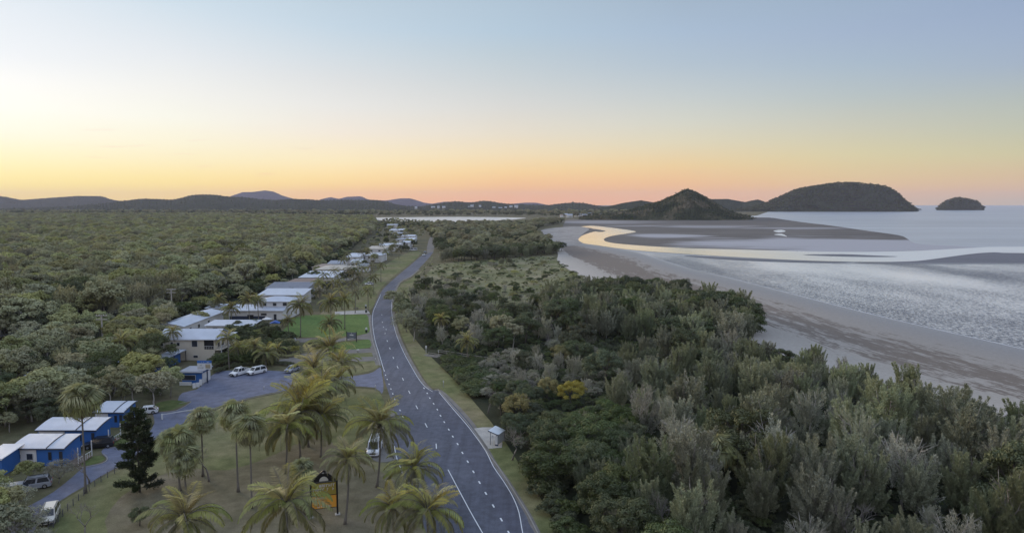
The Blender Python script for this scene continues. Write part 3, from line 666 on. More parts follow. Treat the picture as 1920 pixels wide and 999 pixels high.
lf_she = leafmat('she_oak_twigs', (.115, .13, .07), (.41, .42, .28), (.22, .26, .145))
lf_she2 = leafmat('grey_she_oak_twigs', (.21, .21, .165), (.42, .42, .32), (.28, .29, .20))
lf_dark = leafmat('dark_glossy_leaves', (.028, .042, .016), (.13, .155, .06), (.08, .105, .035))
lf_mid = leafmat('forest_leaves', (.19, .215, .08), (.40, .41, .165), (.30, .30, .12), nscale=.25)
lf_mid2 = leafmat('olive_forest_leaves', (.17, .19, .09), (.36, .365, .18), (.29, .27, .16), nscale=.25)
lf_yel = leafmat('yellow_green_leaves', (.12, .14, .03), (.33, .30, .06), (.26, .25, .06))
lf_scrub = leafmat('grey_brown_twigs', (.19, .18, .135), (.36, .345, .26), (.25, .27, .17))
lf_palm = leafmat('coconut_leaflets', (.165, .19, .05), (.40, .40, .12), (.27, .30, .09), tr=.3)
lf_pald = leafmat('older_palm_leaflets', (.15, .16, .055), (.32, .31, .12), (.24, .24, .09), tr=.3)
lf_fan = leafmat('fan_palm_leaflets', (.15, .17, .07), (.35, .36, .15), (.25, .26, .11), tr=.2)
lf_dead = leafmat('dead_palm_skirt', (.16, .13, .09), (.30, .25, .18), tr=.1)
lf_pine = leafmat('pine_needles', (.018, .03, .014), (.065, .085, .04))
bark = simple('grey_bark', (.20, .185, .165), .9, .3, 4, relief=.02)
bark_d = simple('dark_bark', (.085, .075, .065), .9, .3, 4, relief=.02)
bark_p = simple('palm_bark', (.17, .155, .13), .9, .25, 6, relief=.02)
bark_w = simple('pale_bark', (.36, .34, .31), .9, .2, 4, relief=.02)

PROTO = {}
def proto(kind, trunk_mb_, crown_me, bark_m):
    PROTO.setdefault(kind, []).append((trunk_mb_.mesh('trunk', bark_m, True), crown_me))
for i in range(6):
    r = np.random.default_rng(100 + i)
    V, n = plume_crown(r, 9.0, 3.1, 100, 125, .33, .070, tl=(1.5, 2.6), clus=5 + i % 3)
    me = merge([(V, quads(n), 0)], [lf_she], 'crown'); proto('she_oak', trunk_mb(r, 9, .16, 4, 1.9, .3), me, bark)
for i in range(3):
    r = np.random.default_rng(140 + i)
    V, n = plume_crown(r, 8.0, 2.9, 70, 75, .30, .06, clus=7)
    me = merge([(V, quads(n), 0)], [lf_she2], 'crown'); proto('sparse', trunk_mb(r, 8, .13, 5, 2.0, .4), me, bark_w)
for i in range(4):
    r = np.random.default_rng(160 + i)
    V, n = clump_crown(r, 3.0, 2.5, 4.2, 60, 250, (.6, 1.0), .20, .14, lo=-.55)
    me = merge([(V, quads(n), 0)], [lf_dark], 'crown'); proto('dark', trunk_mb(r, 7, .2, 4, 2.0, .3), me, bark_d)
for i in range(2):
    r = np.random.default_rng(180 + i)
    V, n = clump_crown(r, 2.4, 1.9, 3.4, 45, 220, (.45, .85), .19, .13, lo=-.5)
    me = merge([(V, quads(n), 0)], [lf_yel], 'crown'); proto('yellow', trunk_mb(r, 5.4, .16, 4, 1.6, .3), me, bark_d)
for i in range(4):
    r = np.random.default_rng(200 + i)
    V, n = clump_crown(r, 3.5, 2.3, 6.4, 62, 105, (.7, 1.25), .46, .30, droop=.4, lo=-.45)
    me = merge([(V, quads(n), 0)], [lf_mid], 'crown'); proto('round', trunk_mb(r, 8.6, .2, 4, 2.4, .4), me, bark)
for i in range(3):
    r = np.random.default_rng(220 + i)
    V, n = clump_crown(r, 3.3, 2.5, 6.2, 56, 100, (.6, 1.15), .46, .28, droop=.8, lo=-.45)
    me = merge([(V, quads(n), 0)], [lf_mid2], 'crown'); proto('olive', trunk_mb(r, 8.6, .2, 4, 2.4, .4), me, bark_w)
for i in range(3):
    r = np.random.default_rng(240 + i)
    V, n = strands(r, 2.9, 7.2, 2.6, 75, 48, .5, .16, (1.6, 3.6))
    me = merge([(V, quads(n), 0)], [lf_mid2], 'crown'); proto('weeping', trunk_mb(r, 9.5, .2, 4, 2.0, .3), me, bark)
for i in range(3):
    r = np.random.default_rng(260 + i)
    V, n = clump_crown(r, 2.2, 1.5, 2.5, 40, 70, (.35, .8), .24, .10, lo=-.5)
    me = merge([(V, quads(n), 0)], [lf_scrub], 'crown'); proto('scrub', trunk_mb(r, 4.2, .1, 6, 1.9, .2, fork_at=.2), me, bark)
for i in range(3):
    r = np.random.default_rng(280 + i)
    V, n = clump_crown(r, 1.35, .9, .75, 26, 90, (.3, .55), .22, .13, lo=-.1)
    me = merge([(V, quads(n), 0)], [lf_dark], 'crown'); proto('shrub', trunk_mb(r, 1.2, .05, 4, .6, .1, fork_at=.2), me, bark_d)
for i in range(2):
    r = np.random.default_rng(290 + i)
    V, n = clump_crown(r, 1.35, .9, .75, 26, 80, (.3, .55), .22, .12, lo=-.1)
    me = merge([(V, quads(n), 0)], [lf_mid], 'crown'); proto('green_shrub', trunk_mb(r, 1.2, .05, 4, .6, .1, fork_at=.2), me, bark_d)
# bare trees: recursive twigs 
def bare_mb(r, h, rad):
    mb = MB()
    def grow(p, d, ln, rd, lv):
        q = [p]; 
        for k in range(3):
            d = (d + Vector(r.normal(0, .16, 3)) + Vector((0, 0, .06))).normalized(); q.append(q[-1] + d * ln / 3)
        mb.tube(q, [rd, rd * .85, rd * .7, rd * .55], 5 if lv < 2 else 3)
        if lv < 5:
            for j in range(2 if lv == 0 else 3):
                an = r.uniform(0, 6.28); s = Vector((math.cos(an), math.sin(an), 0)) * r.uniform(.5, .85)
                grow(q[-1] if j < 2 else q[2], (d + s).normalized(), ln * r.uniform(.6, .82), rd * .58, lv + 1)
    grow(Vector((0, 0, -.1)), Vector((0, 0, 1)), h * .32, rad, 0)
    return mb
bare_me = [bare_mb(np.random.default_rng(300 + i), 7.5, .17).mesh('branches', simple('bare_wood', (.24, .215, .20), .9, .2, 3), True) for i in range(3)]

used = {}
def tree(kind, x, y, h, rz, label, group=None, name=None, cat='tree', z=0.0, one=False, wide=1.0, i=None, dim=None):
    k = PROTO[kind]; used[kind] = used.get(kind, -1) + 1; tm, cm = k[(used[kind] if i is None else i) % len(k)]
    ref = {'she_oak': 9.3, 'sparse': 8.3, 'dark': 7.2, 'yellow': 5.6, 'round': 9.2, 'olive': 9.2, 'weeping': 9.9, 'scrub': 4.4, 'shrub': 1.9, 'green_shrub': 1.9}[kind]
    s = h / ref; e = empty(name or 'tree', (x, y, z), rz, label, cat, group); e.scale = (s * wide, s * wide, s)
    link('trunk', tm, None, e); link('crown', cm, None, e)
    return e
def scatter(poly_px, spacing, jitter=.45, seed=1, zone=None, world=None):
    """jittered grid inside a photo polygon, as world points"""
    P = world or [tuple(G(*q)[:2]) for q in poly_px]
    x0, x1 = min(p[0] for p in P), max(p[0] for p in P); y0, y1 = min(p[1] for p in P), max(p[1] for p in P)
    r = np.random.default_rng(seed)
    gx, gy = np.meshgrid(np.arange(x0, x1, spacing), np.arange(y0, y1, spacing * .88)); gx[1::2] += spacing / 2
    gx = gx + r.uniform(-jitter, jitter, gx.shape) * spacing; gy = gy + r.uniform(-jitter, jitter, gy.shape) * spacing
    m = inpoly(gx, gy, P); return np.stack([gx[m], gy[m]], 1)
def toscreen(x, y, z=0.0):
    dz = z - H; zc = y * CP - dz * SP
    return 960 + F * x / zc, CY - F * (y * SP + dz * CP) / zc
def stuff(name, label, pts, src, scales, seed=3, z=0.0, kind='stuff', zs=None, xyz=None):
    """many alike plants as ONE object: points instanced in geometry nodes"""
    r = np.random.default_rng(seed); n = len(pts)
    me = bpy.data.meshes.new(name); co = np.zeros((n, 3), np.float32); co[:, :2] = pts[:, :2]; co[:, 2] = z if zs is None else zs
    me.vertices.add(n); me.vertices.foreach_set('co', co.ravel()); 
    a = me.attributes.new('sc', 'FLOAT_VECTOR', 'POINT'); s = r.uniform(*scales, n); wv = r.uniform(.85, 1.25, n)
    a.data.foreach_set('vector', np.stack([s * wv, s * wv, s], 1).astype(np.float32).ravel())
    a = me.attributes.new('ro', 'FLOAT_VECTOR', 'POINT'); a.data.foreach_set('vector', np.stack([np.zeros(n), np.zeros(n), r.uniform(0, 6.28, n)], 1).astype(np.float32).ravel())
    a = me.attributes.new('ix', 'INT', 'POINT'); a.data.foreach_set('value', r.integers(0, len(src), n).astype(np.int32))
    me.update()
    o = link(name, me); tag(o, label, None, None, kind)
    g = bpy.data.node_groups.new(name, 'GeometryNodeTree')
    g.interface.new_socket('Geometry', in_out='INPUT', socket_type='NodeSocketGeometry'); g.interface.new_socket('Geometry', in_out='OUTPUT', socket_type='NodeSocketGeometry')
    gi = g.nodes.new('NodeGroupInput'); go = g.nodes.new('NodeGroupOutput'); ip = g.nodes.new('GeometryNodeInstanceOnPoints')
    m2p = g.nodes.new('GeometryNodeMeshToPoints'); g.links.new(gi.outputs[0], m2p.inputs[0]); g.links.new(m2p.outputs[0], ip.inputs['Points'])
    j = g.nodes.new('GeometryNodeJoinGeometry')
    for so_ in src[::-1]:
        oi = g.nodes.new('GeometryNodeObjectInfo'); oi.inputs['Object'].default_value = so_; oi.transform_space = 'ORIGINAL'
        ti = g.nodes.new('GeometryNodeGeometryToInstance'); g.links.new(oi.outputs['Geometry'], ti.inputs[0]); g.links.new(ti.outputs[0], j.inputs[0])
    g.links.new(j.outputs[0], ip.inputs['Instance']); ip.inputs['Pick Instance'].default_value = True
    for nm, ty, sk in (('ix', 'INT', 'Instance Index'), ('ro', 'FLOAT_VECTOR', 'Rotation'), ('sc', 'FLOAT_VECTOR', 'Scale')):
        na = g.nodes.new('GeometryNodeInputNamedAttribute'); na.data_type = ty; na.inputs[0].default_value = nm
        g.links.new(na.outputs[0], ip.inputs[sk])
    g.links.new(ip.outputs[0], go.inputs[0])
    md = o.modifiers.new('scatter', 'NODES'); md.node_group = g
    return o
# ------------------------------------------------------------------ woods
rr = np.random.default_rng(21)
def pick(r, opts):
    k = [o_[0] for o_ in opts]; p = np.array([o_[1] for o_ in opts], float); return k[r.choice(len(k), p=p / p.sum())]
LAB = {
 'she_oak': 'feathery grey-green she-oak with upright plumes in the coastal wood',
 'sparse': 'sparse silvery she-oak with pale stems showing in the coastal wood',
 'dark': 'dense dark-leaved rounded tree in the coastal wood',
 'scrub': 'low grey twiggy scrub tree at the edge of the coastal wood',
 'round': 'round-crowned green tree in the forest behind the houses',
 'olive': 'dull olive tree with pale trunk in the forest behind the houses',
 'weeping': 'weeping tree with hanging foliage in the forest behind the houses',
}
LABF = dict(LAB, dark='dark rounded tree among the paler forest crowns')
GRP = {'she_oak': 'she-oaks of the coastal wood', 'sparse': 'sparse she-oaks of the coastal wood', 'dark': 'dark trees of the coastal wood', 'scrub': 'scrub trees of the coastal wood',
       'round': 'round trees of the forest', 'olive': 'olive trees of the forest', 'weeping': 'weeping trees of the forest'}
NM = {'she_oak': 'she_oak_tree', 'sparse': 'she_oak_tree', 'dark': 'broadleaf_tree', 'scrub': 'scrub_tree', 'round': 'forest_tree', 'olive': 'forest_tree', 'weeping': 'weeping_tree'}
def zone_trees(poly, spacing, opts, hr, seed, wide=1.0, avoid=None, jit=.42, where='in the coastal wood'):
    r = np.random.default_rng(seed); n = 0
    for x, y in scatter(poly, spacing, jit, seed):
        if avoid and any(inpoly([x], [y], q)[0] for q in avoid): continue
        sx_, sy_ = toscreen(x, y)
        if sx_ > 2010 or sy_ > 1110: continue
        k = pick(r, opts); tree(k, x, y, r.uniform(*hr) * (.55 if k == 'scrub' else 1), r.uniform(0, 6.28), LAB[k].replace('in the coastal wood', where).replace('at the edge of the coastal wood', where), GRP[k] + ' ' + where, NM[k], wide=wide * r.uniform(.85, 1.2)); n += 1
    return n
tot = 0
# near wood, right of the bus stop down to the frame's corner
tot += zone_trees([(1185, 800), (1250, 770), (1420, 745), (1560, 740), (1700, 780), (1850, 806), (2050, 846), (2400, 930), (2300, 1160), (1700, 1200), (1300, 1160), (1230, 1000), (1190, 900)], 6.7, [('she_oak', 9), ('dark', .7), ('sparse', 1.3)], (5, 12.5), 31, 1.0, where='in the near wood, lower right')
tot += zone_trees([(1010, 850), (1100, 800), (1180, 800), (1190, 900), (1230, 1000), (1280, 1130), (1180, 1130), (1090, 1000), (1030, 920)], 4.6, [('dark', 5), ('she_oak', 1.4)], (4.6, 7.4), 32, 1.1, where='in the dark thicket beside the lower road')
tot += zone_trees([(1130, 700), (1230, 680), (1400, 665), (1500, 684), (1640, 738), (1720, 768), (1700, 790), (1560, 745), (1420, 745), (1250, 770), (1185, 800), (1130, 760)], 6.9, [('she_oak', 8), ('dark', 1.2), ('sparse', 1.5)], (5, 10.5), 33, where='in the middle belt of the wood')
tot += zone_trees([(915, 735), (960, 742), (1010, 760), (1012, 850), (990, 868), (962, 838), (952, 800), (930, 765)], 3.6, [('dark', 4), ('scrub', 2)], (3.2, 5.4), 42, 1.1, where='around the leafless trees by the bus shelter')
# middle wood by the beach
tot += zone_trees([(1020, 578), (1090, 562), (1200, 560), (1300, 580), (1395, 606), (1425, 640), (1380, 668), (1230, 655), (1120, 640), (1030, 640)], 6.8, [('she_oak', 6), ('dark', 3), ('scrub', .5)], (9, 12.5), 34, 1.1, where='in the block of wood nearest the beach bend')
tot += zone_trees([(960, 600), (1030, 590), (1030, 640), (1120, 650), (1130, 700), (1060, 690), (985, 650)], 6.2, [('dark', 3), ('sparse', 2), ('scrub', 3)], (6, 9), 35, where='in the middle thicket behind the creepers')
tot += zone_trees([(770, 575), (860, 570), (960, 600), (985, 650), (935, 665), (860, 655), (800, 640), (775, 600)], 6.0, [('scrub', 4), ('sparse', 2.2), ('dark', 2), ('olive', 1)], (5.5, 9), 36, where='beside the road bend')
tot += zone_trees([(780, 525), (850, 528), (930, 545), (1020, 550), (1090, 556), (1030, 590), (960, 600), (860, 576), (765, 572)], 8, [('scrub', 4), ('dark', 2.5), ('sparse', 1)], (3.5, 6), 37, where='on the edge of the dune grass')
tot += zone_trees([(935, 665), (1060, 690), (1130, 700), (1130, 760), (1060, 740), (960, 730), (900, 700)], 4.6, [('scrub', 6), ('sparse', 2.4), ('dark', .6)], (4.2, 6.4), 38, where='on the bank behind the beach path')
# clumps along the dune edge further off
tot += zone_trees([(815, 486), (880, 480), (970, 472), (1050, 468), (1058, 474), (1000, 482), (900, 490), (830, 492)], 8, [('she_oak', 6), ('dark', 3)], (7, 10), 39, 1.2, where='in the dune clump by the pale sand')
tot += zone_trees([(900, 500), (955, 497), (960, 503), (905, 506)], 9, [('she_oak', 3), ('scrub', 3)], (5, 7), 40, 1.3, where='in the small clump on the dune grass')
# shrubs dotted over the dune grass
nsh = 0
for x, y in scatter([(820, 505), (900, 490), (1040, 484), (1060, 500), (1105, 528), (1160, 560), (1000, 570), (850, 560), (790, 540)], 13, .48, 41):
    k = ['shrub', 'green_shrub'][nsh % 2]; nsh += 1
    tree(k, x, y, rr.uniform(1.0, 2.6), rr.uniform(0, 6), ['dark low shrub dotted over the pale dune grass', 'light green low shrub dotted over the pale dune grass'][nsh % 2], ['light', 'dark'][nsh % 2] + ' shrubs on the dune grass', 'dune_shrub', 'shrub', wide=1.4)
print('coastal trees', tot, nsh)

# forest behind the houses: the nearest trees one by one, the rest as one mass
FP = [(-420, 760), (-120, 730), (0, 655), (70, 640), (140, 622), (225, 606), (330, 590), (400, 566), (450, 552), (540, 518), (600, 494), (650, 473), (700, 438), (705, 425)]
farp = [(700, 411), (400, 404.5), (0, 404.5), (-500, 404.5), (-700, 420)]
P = FP + farp
pts = scatter(P, 7.4, .48, 51)
d = np.hypot(pts[:, 0], pts[:, 1]); sxp, syp = toscreen(pts[:, 0], pts[:, 1])
vis = (sxp > -260) & (sxp < 2000); pts = pts[vis]; d = d[vis]
o_ = np.argsort(d); pts = pts[o_]; d = d[o_]
near = pts[:290]
for i, (x, y) in enumerate(near):
    sx0, sy0 = toscreen(x, y)
    pl_ = 'above the caravan park' if sx0 < 190 else 'behind the long white roof' if sx0 < 340 else 'behind the motel and verandah house' if sx0 < 470 else 'behind the slate-blue roof and beyond'
    edgeish = inpoly([sx0], [sy0], [(110, 640), (330, 590), (360, 560), (300, 555), (120, 600)])[0]
    k = pick(rr, [('weeping', 6), ('round', 1)] if edgeish else [('round', 5), ('olive', 4), ('weeping', 1), ('dark', .8)])
    tree(k, x, y, rr.choice([rr.uniform(5, 8), rr.uniform(8, 12), rr.uniform(11, 15)], p=[.25, .5, .25]), rr.uniform(0, 6.28), LABF[k].replace('in the forest behind the houses', pl_).replace('among the paler forest crowns', 'among the paler crowns ' + pl_), ('dark trees of the forest' if k == 'dark' else GRP[k]) + ' ' + pl_, NM[k], wide=rr.uniform(1.0, 1.4))
FS = [c for c in bpy.data.objects if c.name.startswith('crown') and c.data in [m[1] for m in PROTO['round'] + PROTO['olive'] + PROTO['dark'][:1] + PROTO['weeping'][:1] + PROTO['sparse'][:1]]]
seen = set(); FSs = []
for c in FS:
    if c.data not in seen: seen.add(c.data); FSs.append(c)
rest = pts[290:]; dr = d[290:]
keep = np.random.default_rng(5).uniform(0, 1, len(rest)) < np.clip(900 / dr, .35, 1)
rest = rest[keep]; print('forest mass', len(rest))
stuff('forest', 'dense dull green forest stretching to the hills', rest, FSs, (.6, 1.6), 6, z=-1.0)
# mangroves and low woods between the road's end and the flats
SS = [c for c in bpy.data.objects if c.name.startswith('crown') and c.data in [m[1] for m in PROTO['dark'][:3] + PROTO['scrub'][:2] + PROTO['olive'][:2]]]
seen = set(); SSs = []
for c in SS:
    if c.data not in seen: seen.add(c.data); SSs.append(c)
p2 = scatter([(825, 480), (812, 450), (800, 436), (790, 425), (985, 422), (1010, 417), (1060, 416), (1050, 420), (1010, 428), (1000, 440), (1020, 455), (1045, 466), (960, 472), (880, 480)], 9, .45, 61)
stuff('coastal_scrub', 'grey-green scrub and mangroves beyond the end of the road', p2, SSs, (.8, 1.5), 8, z=-.5)
p3 = scatter([(-700, 404), (0, 404), (400, 404), (690, 406), (985, 405.5), (1085, 409), (1135, 409.5), (1330, 409.8), (1340, 401), (1200, 399), (900, 399), (600, 399), (-700, 399)], 34, .48, 62)
stuff('distant_treeline', 'dark line of far trees at the foot of the hills', p3, SSs, (1.3, 2.4), 9, z=-1)
p3 = scatter([(700, 419), (790, 419), (985, 417), (985, 420.5), (800, 424), (705, 426)], 10, .48, 63)
stuff('distant_treeline', 'row of trees in front of the far lagoon', p3, SSs, (.45, .8), 10, z=-1)
def on_hill(Vh, n, seed, front_only=True, zmin=3):
    r = np.random.default_rng(seed); v = Vh[(Vh[:, 2] > zmin) & (Vh[:, 1] < np.median(Vh[:, 1]) + 60)]
    q = v[r.choice(len(v), n)]; q = q + r.normal(0, 2.5, q.shape) * np.array([1, 1, 0]); return q
for Vh, n, nm, sc_, sd in ((Vc, 900, 'scattered trees over the conical hill', (.35, .7), 1), (Vi, 1800, 'trees roughening the wooded headland', (1.1, 2.0), 2), (Vr, 7000, 'trees roughening the wooded ridge', (.8, 1.7), 4), (Vl, 2500, 'trees roughening the left ridge', (1.0, 2.0), 5), (Vs, 300, 'trees roughening the small island', (1.0, 1.6), 3)):
    q = on_hill(Vh, n, 70 + sd); stuff('hillside_trees', nm, q, SSs[:3], sc_, 70 + sd, zs=q[:, 2] - (7 if sd in (4, 5) else 2))
# undergrowth
US = [c for c in bpy.data.objects if c.name.startswith('crown') and c.data in [m[1] for m in PROTO['shrub'] + PROTO['green_shrub']]]
US.sort(key=lambda c: c.data not in [m[1] for m in PROTO['shrub']])
seen = set(); USs = []
for c in US:
    if c.data not in seen: seen.add(c.data); USs.append(c)
p4 = scatter([(1000, 850), (960, 780), (900, 725), (860, 690), (790, 640), (775, 590), (960, 590), (1180, 568), (1300, 600), (1400, 640), (1500, 695), (1640, 742), (1800, 790), (2050, 850), (2300, 1150), (1200, 1150), (1080, 1010), (1020, 920)], 2.6, .48, 64)
stuff('undergrowth', 'dark leafy undergrowth beneath the coastal trees', p4, USs[:3], (.4, .9), 11)
p5 = scatter([(790, 500), (850, 490), (960, 482), (1036, 481), (1046, 490), (1070, 508), (1112, 530), (1165, 560), (950, 580), (850, 560), (790, 540)], 7.5, .48, 65)
stuff('dune_tussocks', 'low tussocks and creepers over the dune grass', p5, USs, (.25, .6), 12)
# ------------------------------------------------------------------ palms
def frond_mesh(seed, L, elev, droop, n=54, leafL=1.05, hang=.45, mat=None, twist=0.0, W=.095):
    r = np.random.default_rng(seed); K = 9; p = np.zeros(3); pts = [p.copy()]; a = elev
    for k in range(K):
        p = p + np.array([math.cos(a), r.normal(0, .012), math.sin(a)]) * L / K; pts.append(p.copy()); a -= droop / K * (1.0 + .6 * k / K)
    pts = np.array(pts); mb = MB(); mb.tube([Vector(q) for q in pts], [.05 - .042 * k / K for k in range(K + 1)], 4)
    V0, F0 = mbq(mb)
    u = np.repeat(np.linspace(.13, .995, n), 2) ; side = np.tile([1., -1.], n)
    idx = u * K; i0 = np.clip(idx.astype(int), 0, K - 1); fr = (idx - i0)[:, None]
    P = pts[i0] * (1 - fr) + pts[i0 + 1] * fr; T = unit(pts[i0 + 1] - pts[i0])
    prof = np.sin(np.pi * np.clip(u * .80 + .16, 0, 1)) ** .6
    S = np.stack([np.zeros_like(u), side, np.zeros_like(u)], 1)
    D = S * 1.0 + T * .6 + np.array([0, 0, -1.]) * (hang * r.uniform(.6, 1.4, len(u)))[:, None] + r.normal(0, .07, (len(u), 3))
    up = np.cross(unit(D), np.array([1., 0, 0])) + np.array([0, 0, .6])
    V1 = diamonds(P, D, up, leafL * prof * r.uniform(.85, 1.1, len(u)), np.full(len(u), W))
    return merge([(V0, F0, 1), (V1, quads(len(u)), 0)], [mat or lf_palm, bark_p], 'frond')
lf_new = leafmat('young_coconut_leaflets', (.28, .27, .06), (.56, .49, .14), (.40, .37, .11), tr=.3)
fr_up = [frond_mesh(400 + i, 4.3, R(80), R(62), mat=lf_new, hang=.2) for i in range(3)]
fr_mid = [frond_mesh(410 + i, 5.2, R(50), R(100), hang=.6) for i in range(3)]
fr_low = [frond_mesh(420 + i, 5.1, R(16), R(92), hang=.85, mat=lf_pald) for i in range(3)]
fr_dn = [frond_mesh(430 + i, 4.0, R(-22), R(60), hang=.9, mat=lf_pald) for i in range(2)]
def fan_mesh(seed, mat, pet=1.1, rad=1.05, elev=.3):
    r = np.random.default_rng(seed); d = np.array([math.cos(elev), 0, math.sin(elev)]); tip = d * pet; mb = MB()
    mb.tube([Vector((0, 0, 0)), Vector(tip * .5) + Vector((0, 0, .08)), Vector(tip)], [.035, .028, .02], 4); V0, F0 = mbq(mb)
    n = 34; an = np.linspace(-2.1, 2.1, n); S = np.array([0, 1., 0])
    D = np.cos(an)[:, None] * d + np.sin(an)[:, None] * S; P = np.repeat(tip[None], n, 0)
    L = rad * (1 - .18 * np.abs(an) / 2) * r.uniform(.9, 1.1, n)
    V1 = diamonds(P, D + np.array([0, 0, -.15]), np.cross(D, S) + np.array([0, 0, 1.]), L * .72, np.full(n, .15))
    E = P + unit(D + np.array([0, 0, -.15])) * (L * .5)[:, None]
    V2 = diamonds(E, D * .35 + np.array([0, 0, -1.]) + r.normal(0, .1, (n, 3)), D, L * r.uniform(.6, 1.5, n), np.full(n, .085))
    return merge([(V0, F0, 1), (V1, quads(n), 0), (V2, quads(n), 0)], [mat, bark_p], 'frond')
fans = [fan_mesh(440 + i, lf_fan) for i in range(3)]; fans_d = [fan_mesh(450 + i, lf_dead, .7, .9) for i in range(2)]
nut_me = None
def palm_trunk(seed, h, rad, lean, base=1.7):
    r = np.random.default_rng(seed); a = r.uniform(0, 6.28); K = 12; pts = []; rd = []
    for k in range(K + 1):
        t = k / K; b_ = lean * math.sin(t * math.pi * .5) * (1 - .35 * t)
        pts.append(Vector((math.cos(a) * (b_ - lean * .65), math.sin(a) * (b_ - lean * .65), -.1 + (h + .1) * t)))
        rd.append(rad * (1 + (base - 1) * max(0, 1 - t * 9)) * (1 - .35 * t) * (1.05 if k % 2 else .97))
    off = pts[-1].copy(); off.z = 0
    pts = [p - off for p in pts]; return MB().tube(pts, rd, 8).mesh('trunk', bark_p, True)
def nuts(r):
    mb = MB()
    for k in range(7):
        a = k * .9; c = Vector((math.cos(a) * .26, math.sin(a) * .26, -.22 - .1 * (k % 2)))
        for z0, z1, r0, r1 in ((-.13, -.07, .03, .11), (-.07, .05, .11, .11), (.05, .12, .11, .03)):
            mb.tube([c + Vector((0, 0, z0)), c + Vector((0, 0, z1))], [r0, r1], 6, False)
    return mb.mesh('coconut_cluster', simple('coconut_husk', (.16, .12, .05), .7, .2, 4))
nut_me = nuts(None)
dead_me = {}
def coconut(cx, cy, h, label, seed, group='coconut palms on the verge', parts=True, s=1.0, nfr=30, ry=0, dist=False):
    p = G(cx, cy, h); r = np.random.default_rng(seed)
    e = empty('coconut_palm', (p.x, p.y, 0), 0, label, 'palm tree', group); s *= 1.04; nfr += int(r.integers(-4, 5)); wind = r.uniform(-.18, .3)
    link('trunk', palm_trunk(seed, h, .16, r.uniform(.2, 1.1)), None, e)
    if parts: link('coconut_cluster', nut_me, None, e, (0, 0, h))
    items = []
    for k in range(nfr):
        t = k / (nfr - 1); az_ = k * 2.399 + r.uniform(-.2, .2)
        if t < .27: me = fr_up[k % 3]; tilt = r.uniform(-.22, .15)
        elif t < .58: me = fr_mid[k % 3]; tilt = r.uniform(-.15, .18)
        elif t < .86: me = fr_low[k % 3]; tilt = r.uniform(-.15, .2)
        else: me = fr_dn[k % 2]; tilt = r.uniform(-.1, .35)
        items.append((me, az_, tilt, s * r.uniform(.85, 1.08)))
    for me, a, ti, sc_ in items:
        link('frond', me, None, e, (math.cos(a) * .08, math.sin(a) * .08, h - .05), (r.uniform(-.4, .4), ti + wind * math.cos(a - seed), a), sc_)
    return e
JC = {}
def joined(key, items, mats):
    """one crown mesh from many fronds, for palms too small to show them"""
    if key in JC: return JC[key]
    VV = []; FF = []; MI = []; o = 0
    for me, M in items:
        v = np.zeros(len(me.vertices) * 3, np.float32); me.vertices.foreach_get('co', v); v = v.reshape(-1, 3)
        Mn = np.array(M); v = v @ Mn[:3, :3].T + Mn[:3, 3]
        f = np.zeros(len(me.loops), np.int32); me.loops.foreach_get('vertex_index', f); mi = np.zeros(len(me.polygons), np.int32); me.polygons.foreach_get('material_index', mi)
        VV.append(v); FF.append(f.reshape(-1, 4) + o); MI.append(mi); o += len(v)
    JC[key] = np_mesh('crown', np.concatenate(VV), np.concatenate(FF), mats, np.concatenate(MI)); return JC[key]
def far_palm(cx, cy, h, label, seed, group='palms among the far houses', s=.85, bypos=None):
    p = bypos if bypos is not None else G(cx, cy, h); r = np.random.default_rng(seed % 4); it = []
    for k in range(16):
        t = k / 15; me = (fr_up if t < .2 else fr_mid if t < .55 else fr_low if t < .85 else fr_dn)[k % 2]
        it.append((me, Matrix.Rotation(k * 2.399 + r.uniform(-.2, .2), 4, 'Z') @ Matrix.Rotation(r.uniform(-.15, .2), 4, 'Y')))
    e = empty('coconut_palm', (p.x, p.y, 0), r.uniform(0, 6), label, 'palm tree', group)
    link('trunk', palm_trunk(seed, h, .15, .3), None, e)
    link('crown', joined(('c', seed % 4), it, [lf_pald, bark_p]), None, e, (0, 0, h), None, s)
def fan_palm(cx, cy, h, label, seed, group='fan palms on the grass', s=1.0, skirt=8, n=34):
    p = G(cx, cy, h); r = np.random.default_rng(seed); e = empty('fan_palm', (p.x, p.y, 0), 0, label, 'palm tree', group)
    link('trunk', palm_trunk(seed, h, .15, r.uniform(.1, .5), 2.0), None, e)
    for k in range(n):
        t = k / n; link('frond', fans[k % 3], None, e, (0, 0, h), (r.uniform(-.35, .35), -R(66) + R(126) * t + r.uniform(-.25, .25), k * 2.399 + r.uniform(-.3, .3)), s * r.uniform(.85, 1.1) * 1.25)
    for k in range(skirt):
        link('dead_frond', fans_d[k % 2], None, e, (0, 0, h - .25), (0, R(48) + r.uniform(0, .35), k * .8), s * 1.2)
    return e

def hb(by, ty): return height_from(by, ty)
coconut(345, 972, 8.6, 'big coconut palm cut by the bottom edge, lower left of the orange sign', 1, s=1.0)
coconut(537, 945, 7.6, 'coconut palm directly left of the orange roadside sign, its fronds over the sign', 2, s=1.2)
coconut(652, 862, hb(985, 862), 'short-trunked coconut palm standing just right of the orange sign', 3, s=.8)
coconut(712, 797, hb(918, 797), 'tall coconut palm in front of the white van in the lay-by', 4, s=1.2)
coconut(776, 876, 7.0, 'coconut palm on the road edge beyond the bottom pair of palms', 5, s=.95)
coconut(737, 952, 7.2, 'left of the two coconut palms at the bottom beside the road', 6, s=.82)
coconut(802, 958, 7.6, 'right of the two coconut palms at the bottom, overhanging the lane', 7, s=.98)
coconut(560, 773, hb(860, 773), 'widest dark coconut palm on the grass between car park and bare patch', 8, s=1.65)
coconut(602, 783, hb(860, 783), 'coconut palm close behind the widest dark palm on the grass', 9, s=1.2)
coconut(598, 728, 8.6, 'coconut palm beside the side-road entrance, lowest of the overlapping three', 10, s=1.3)
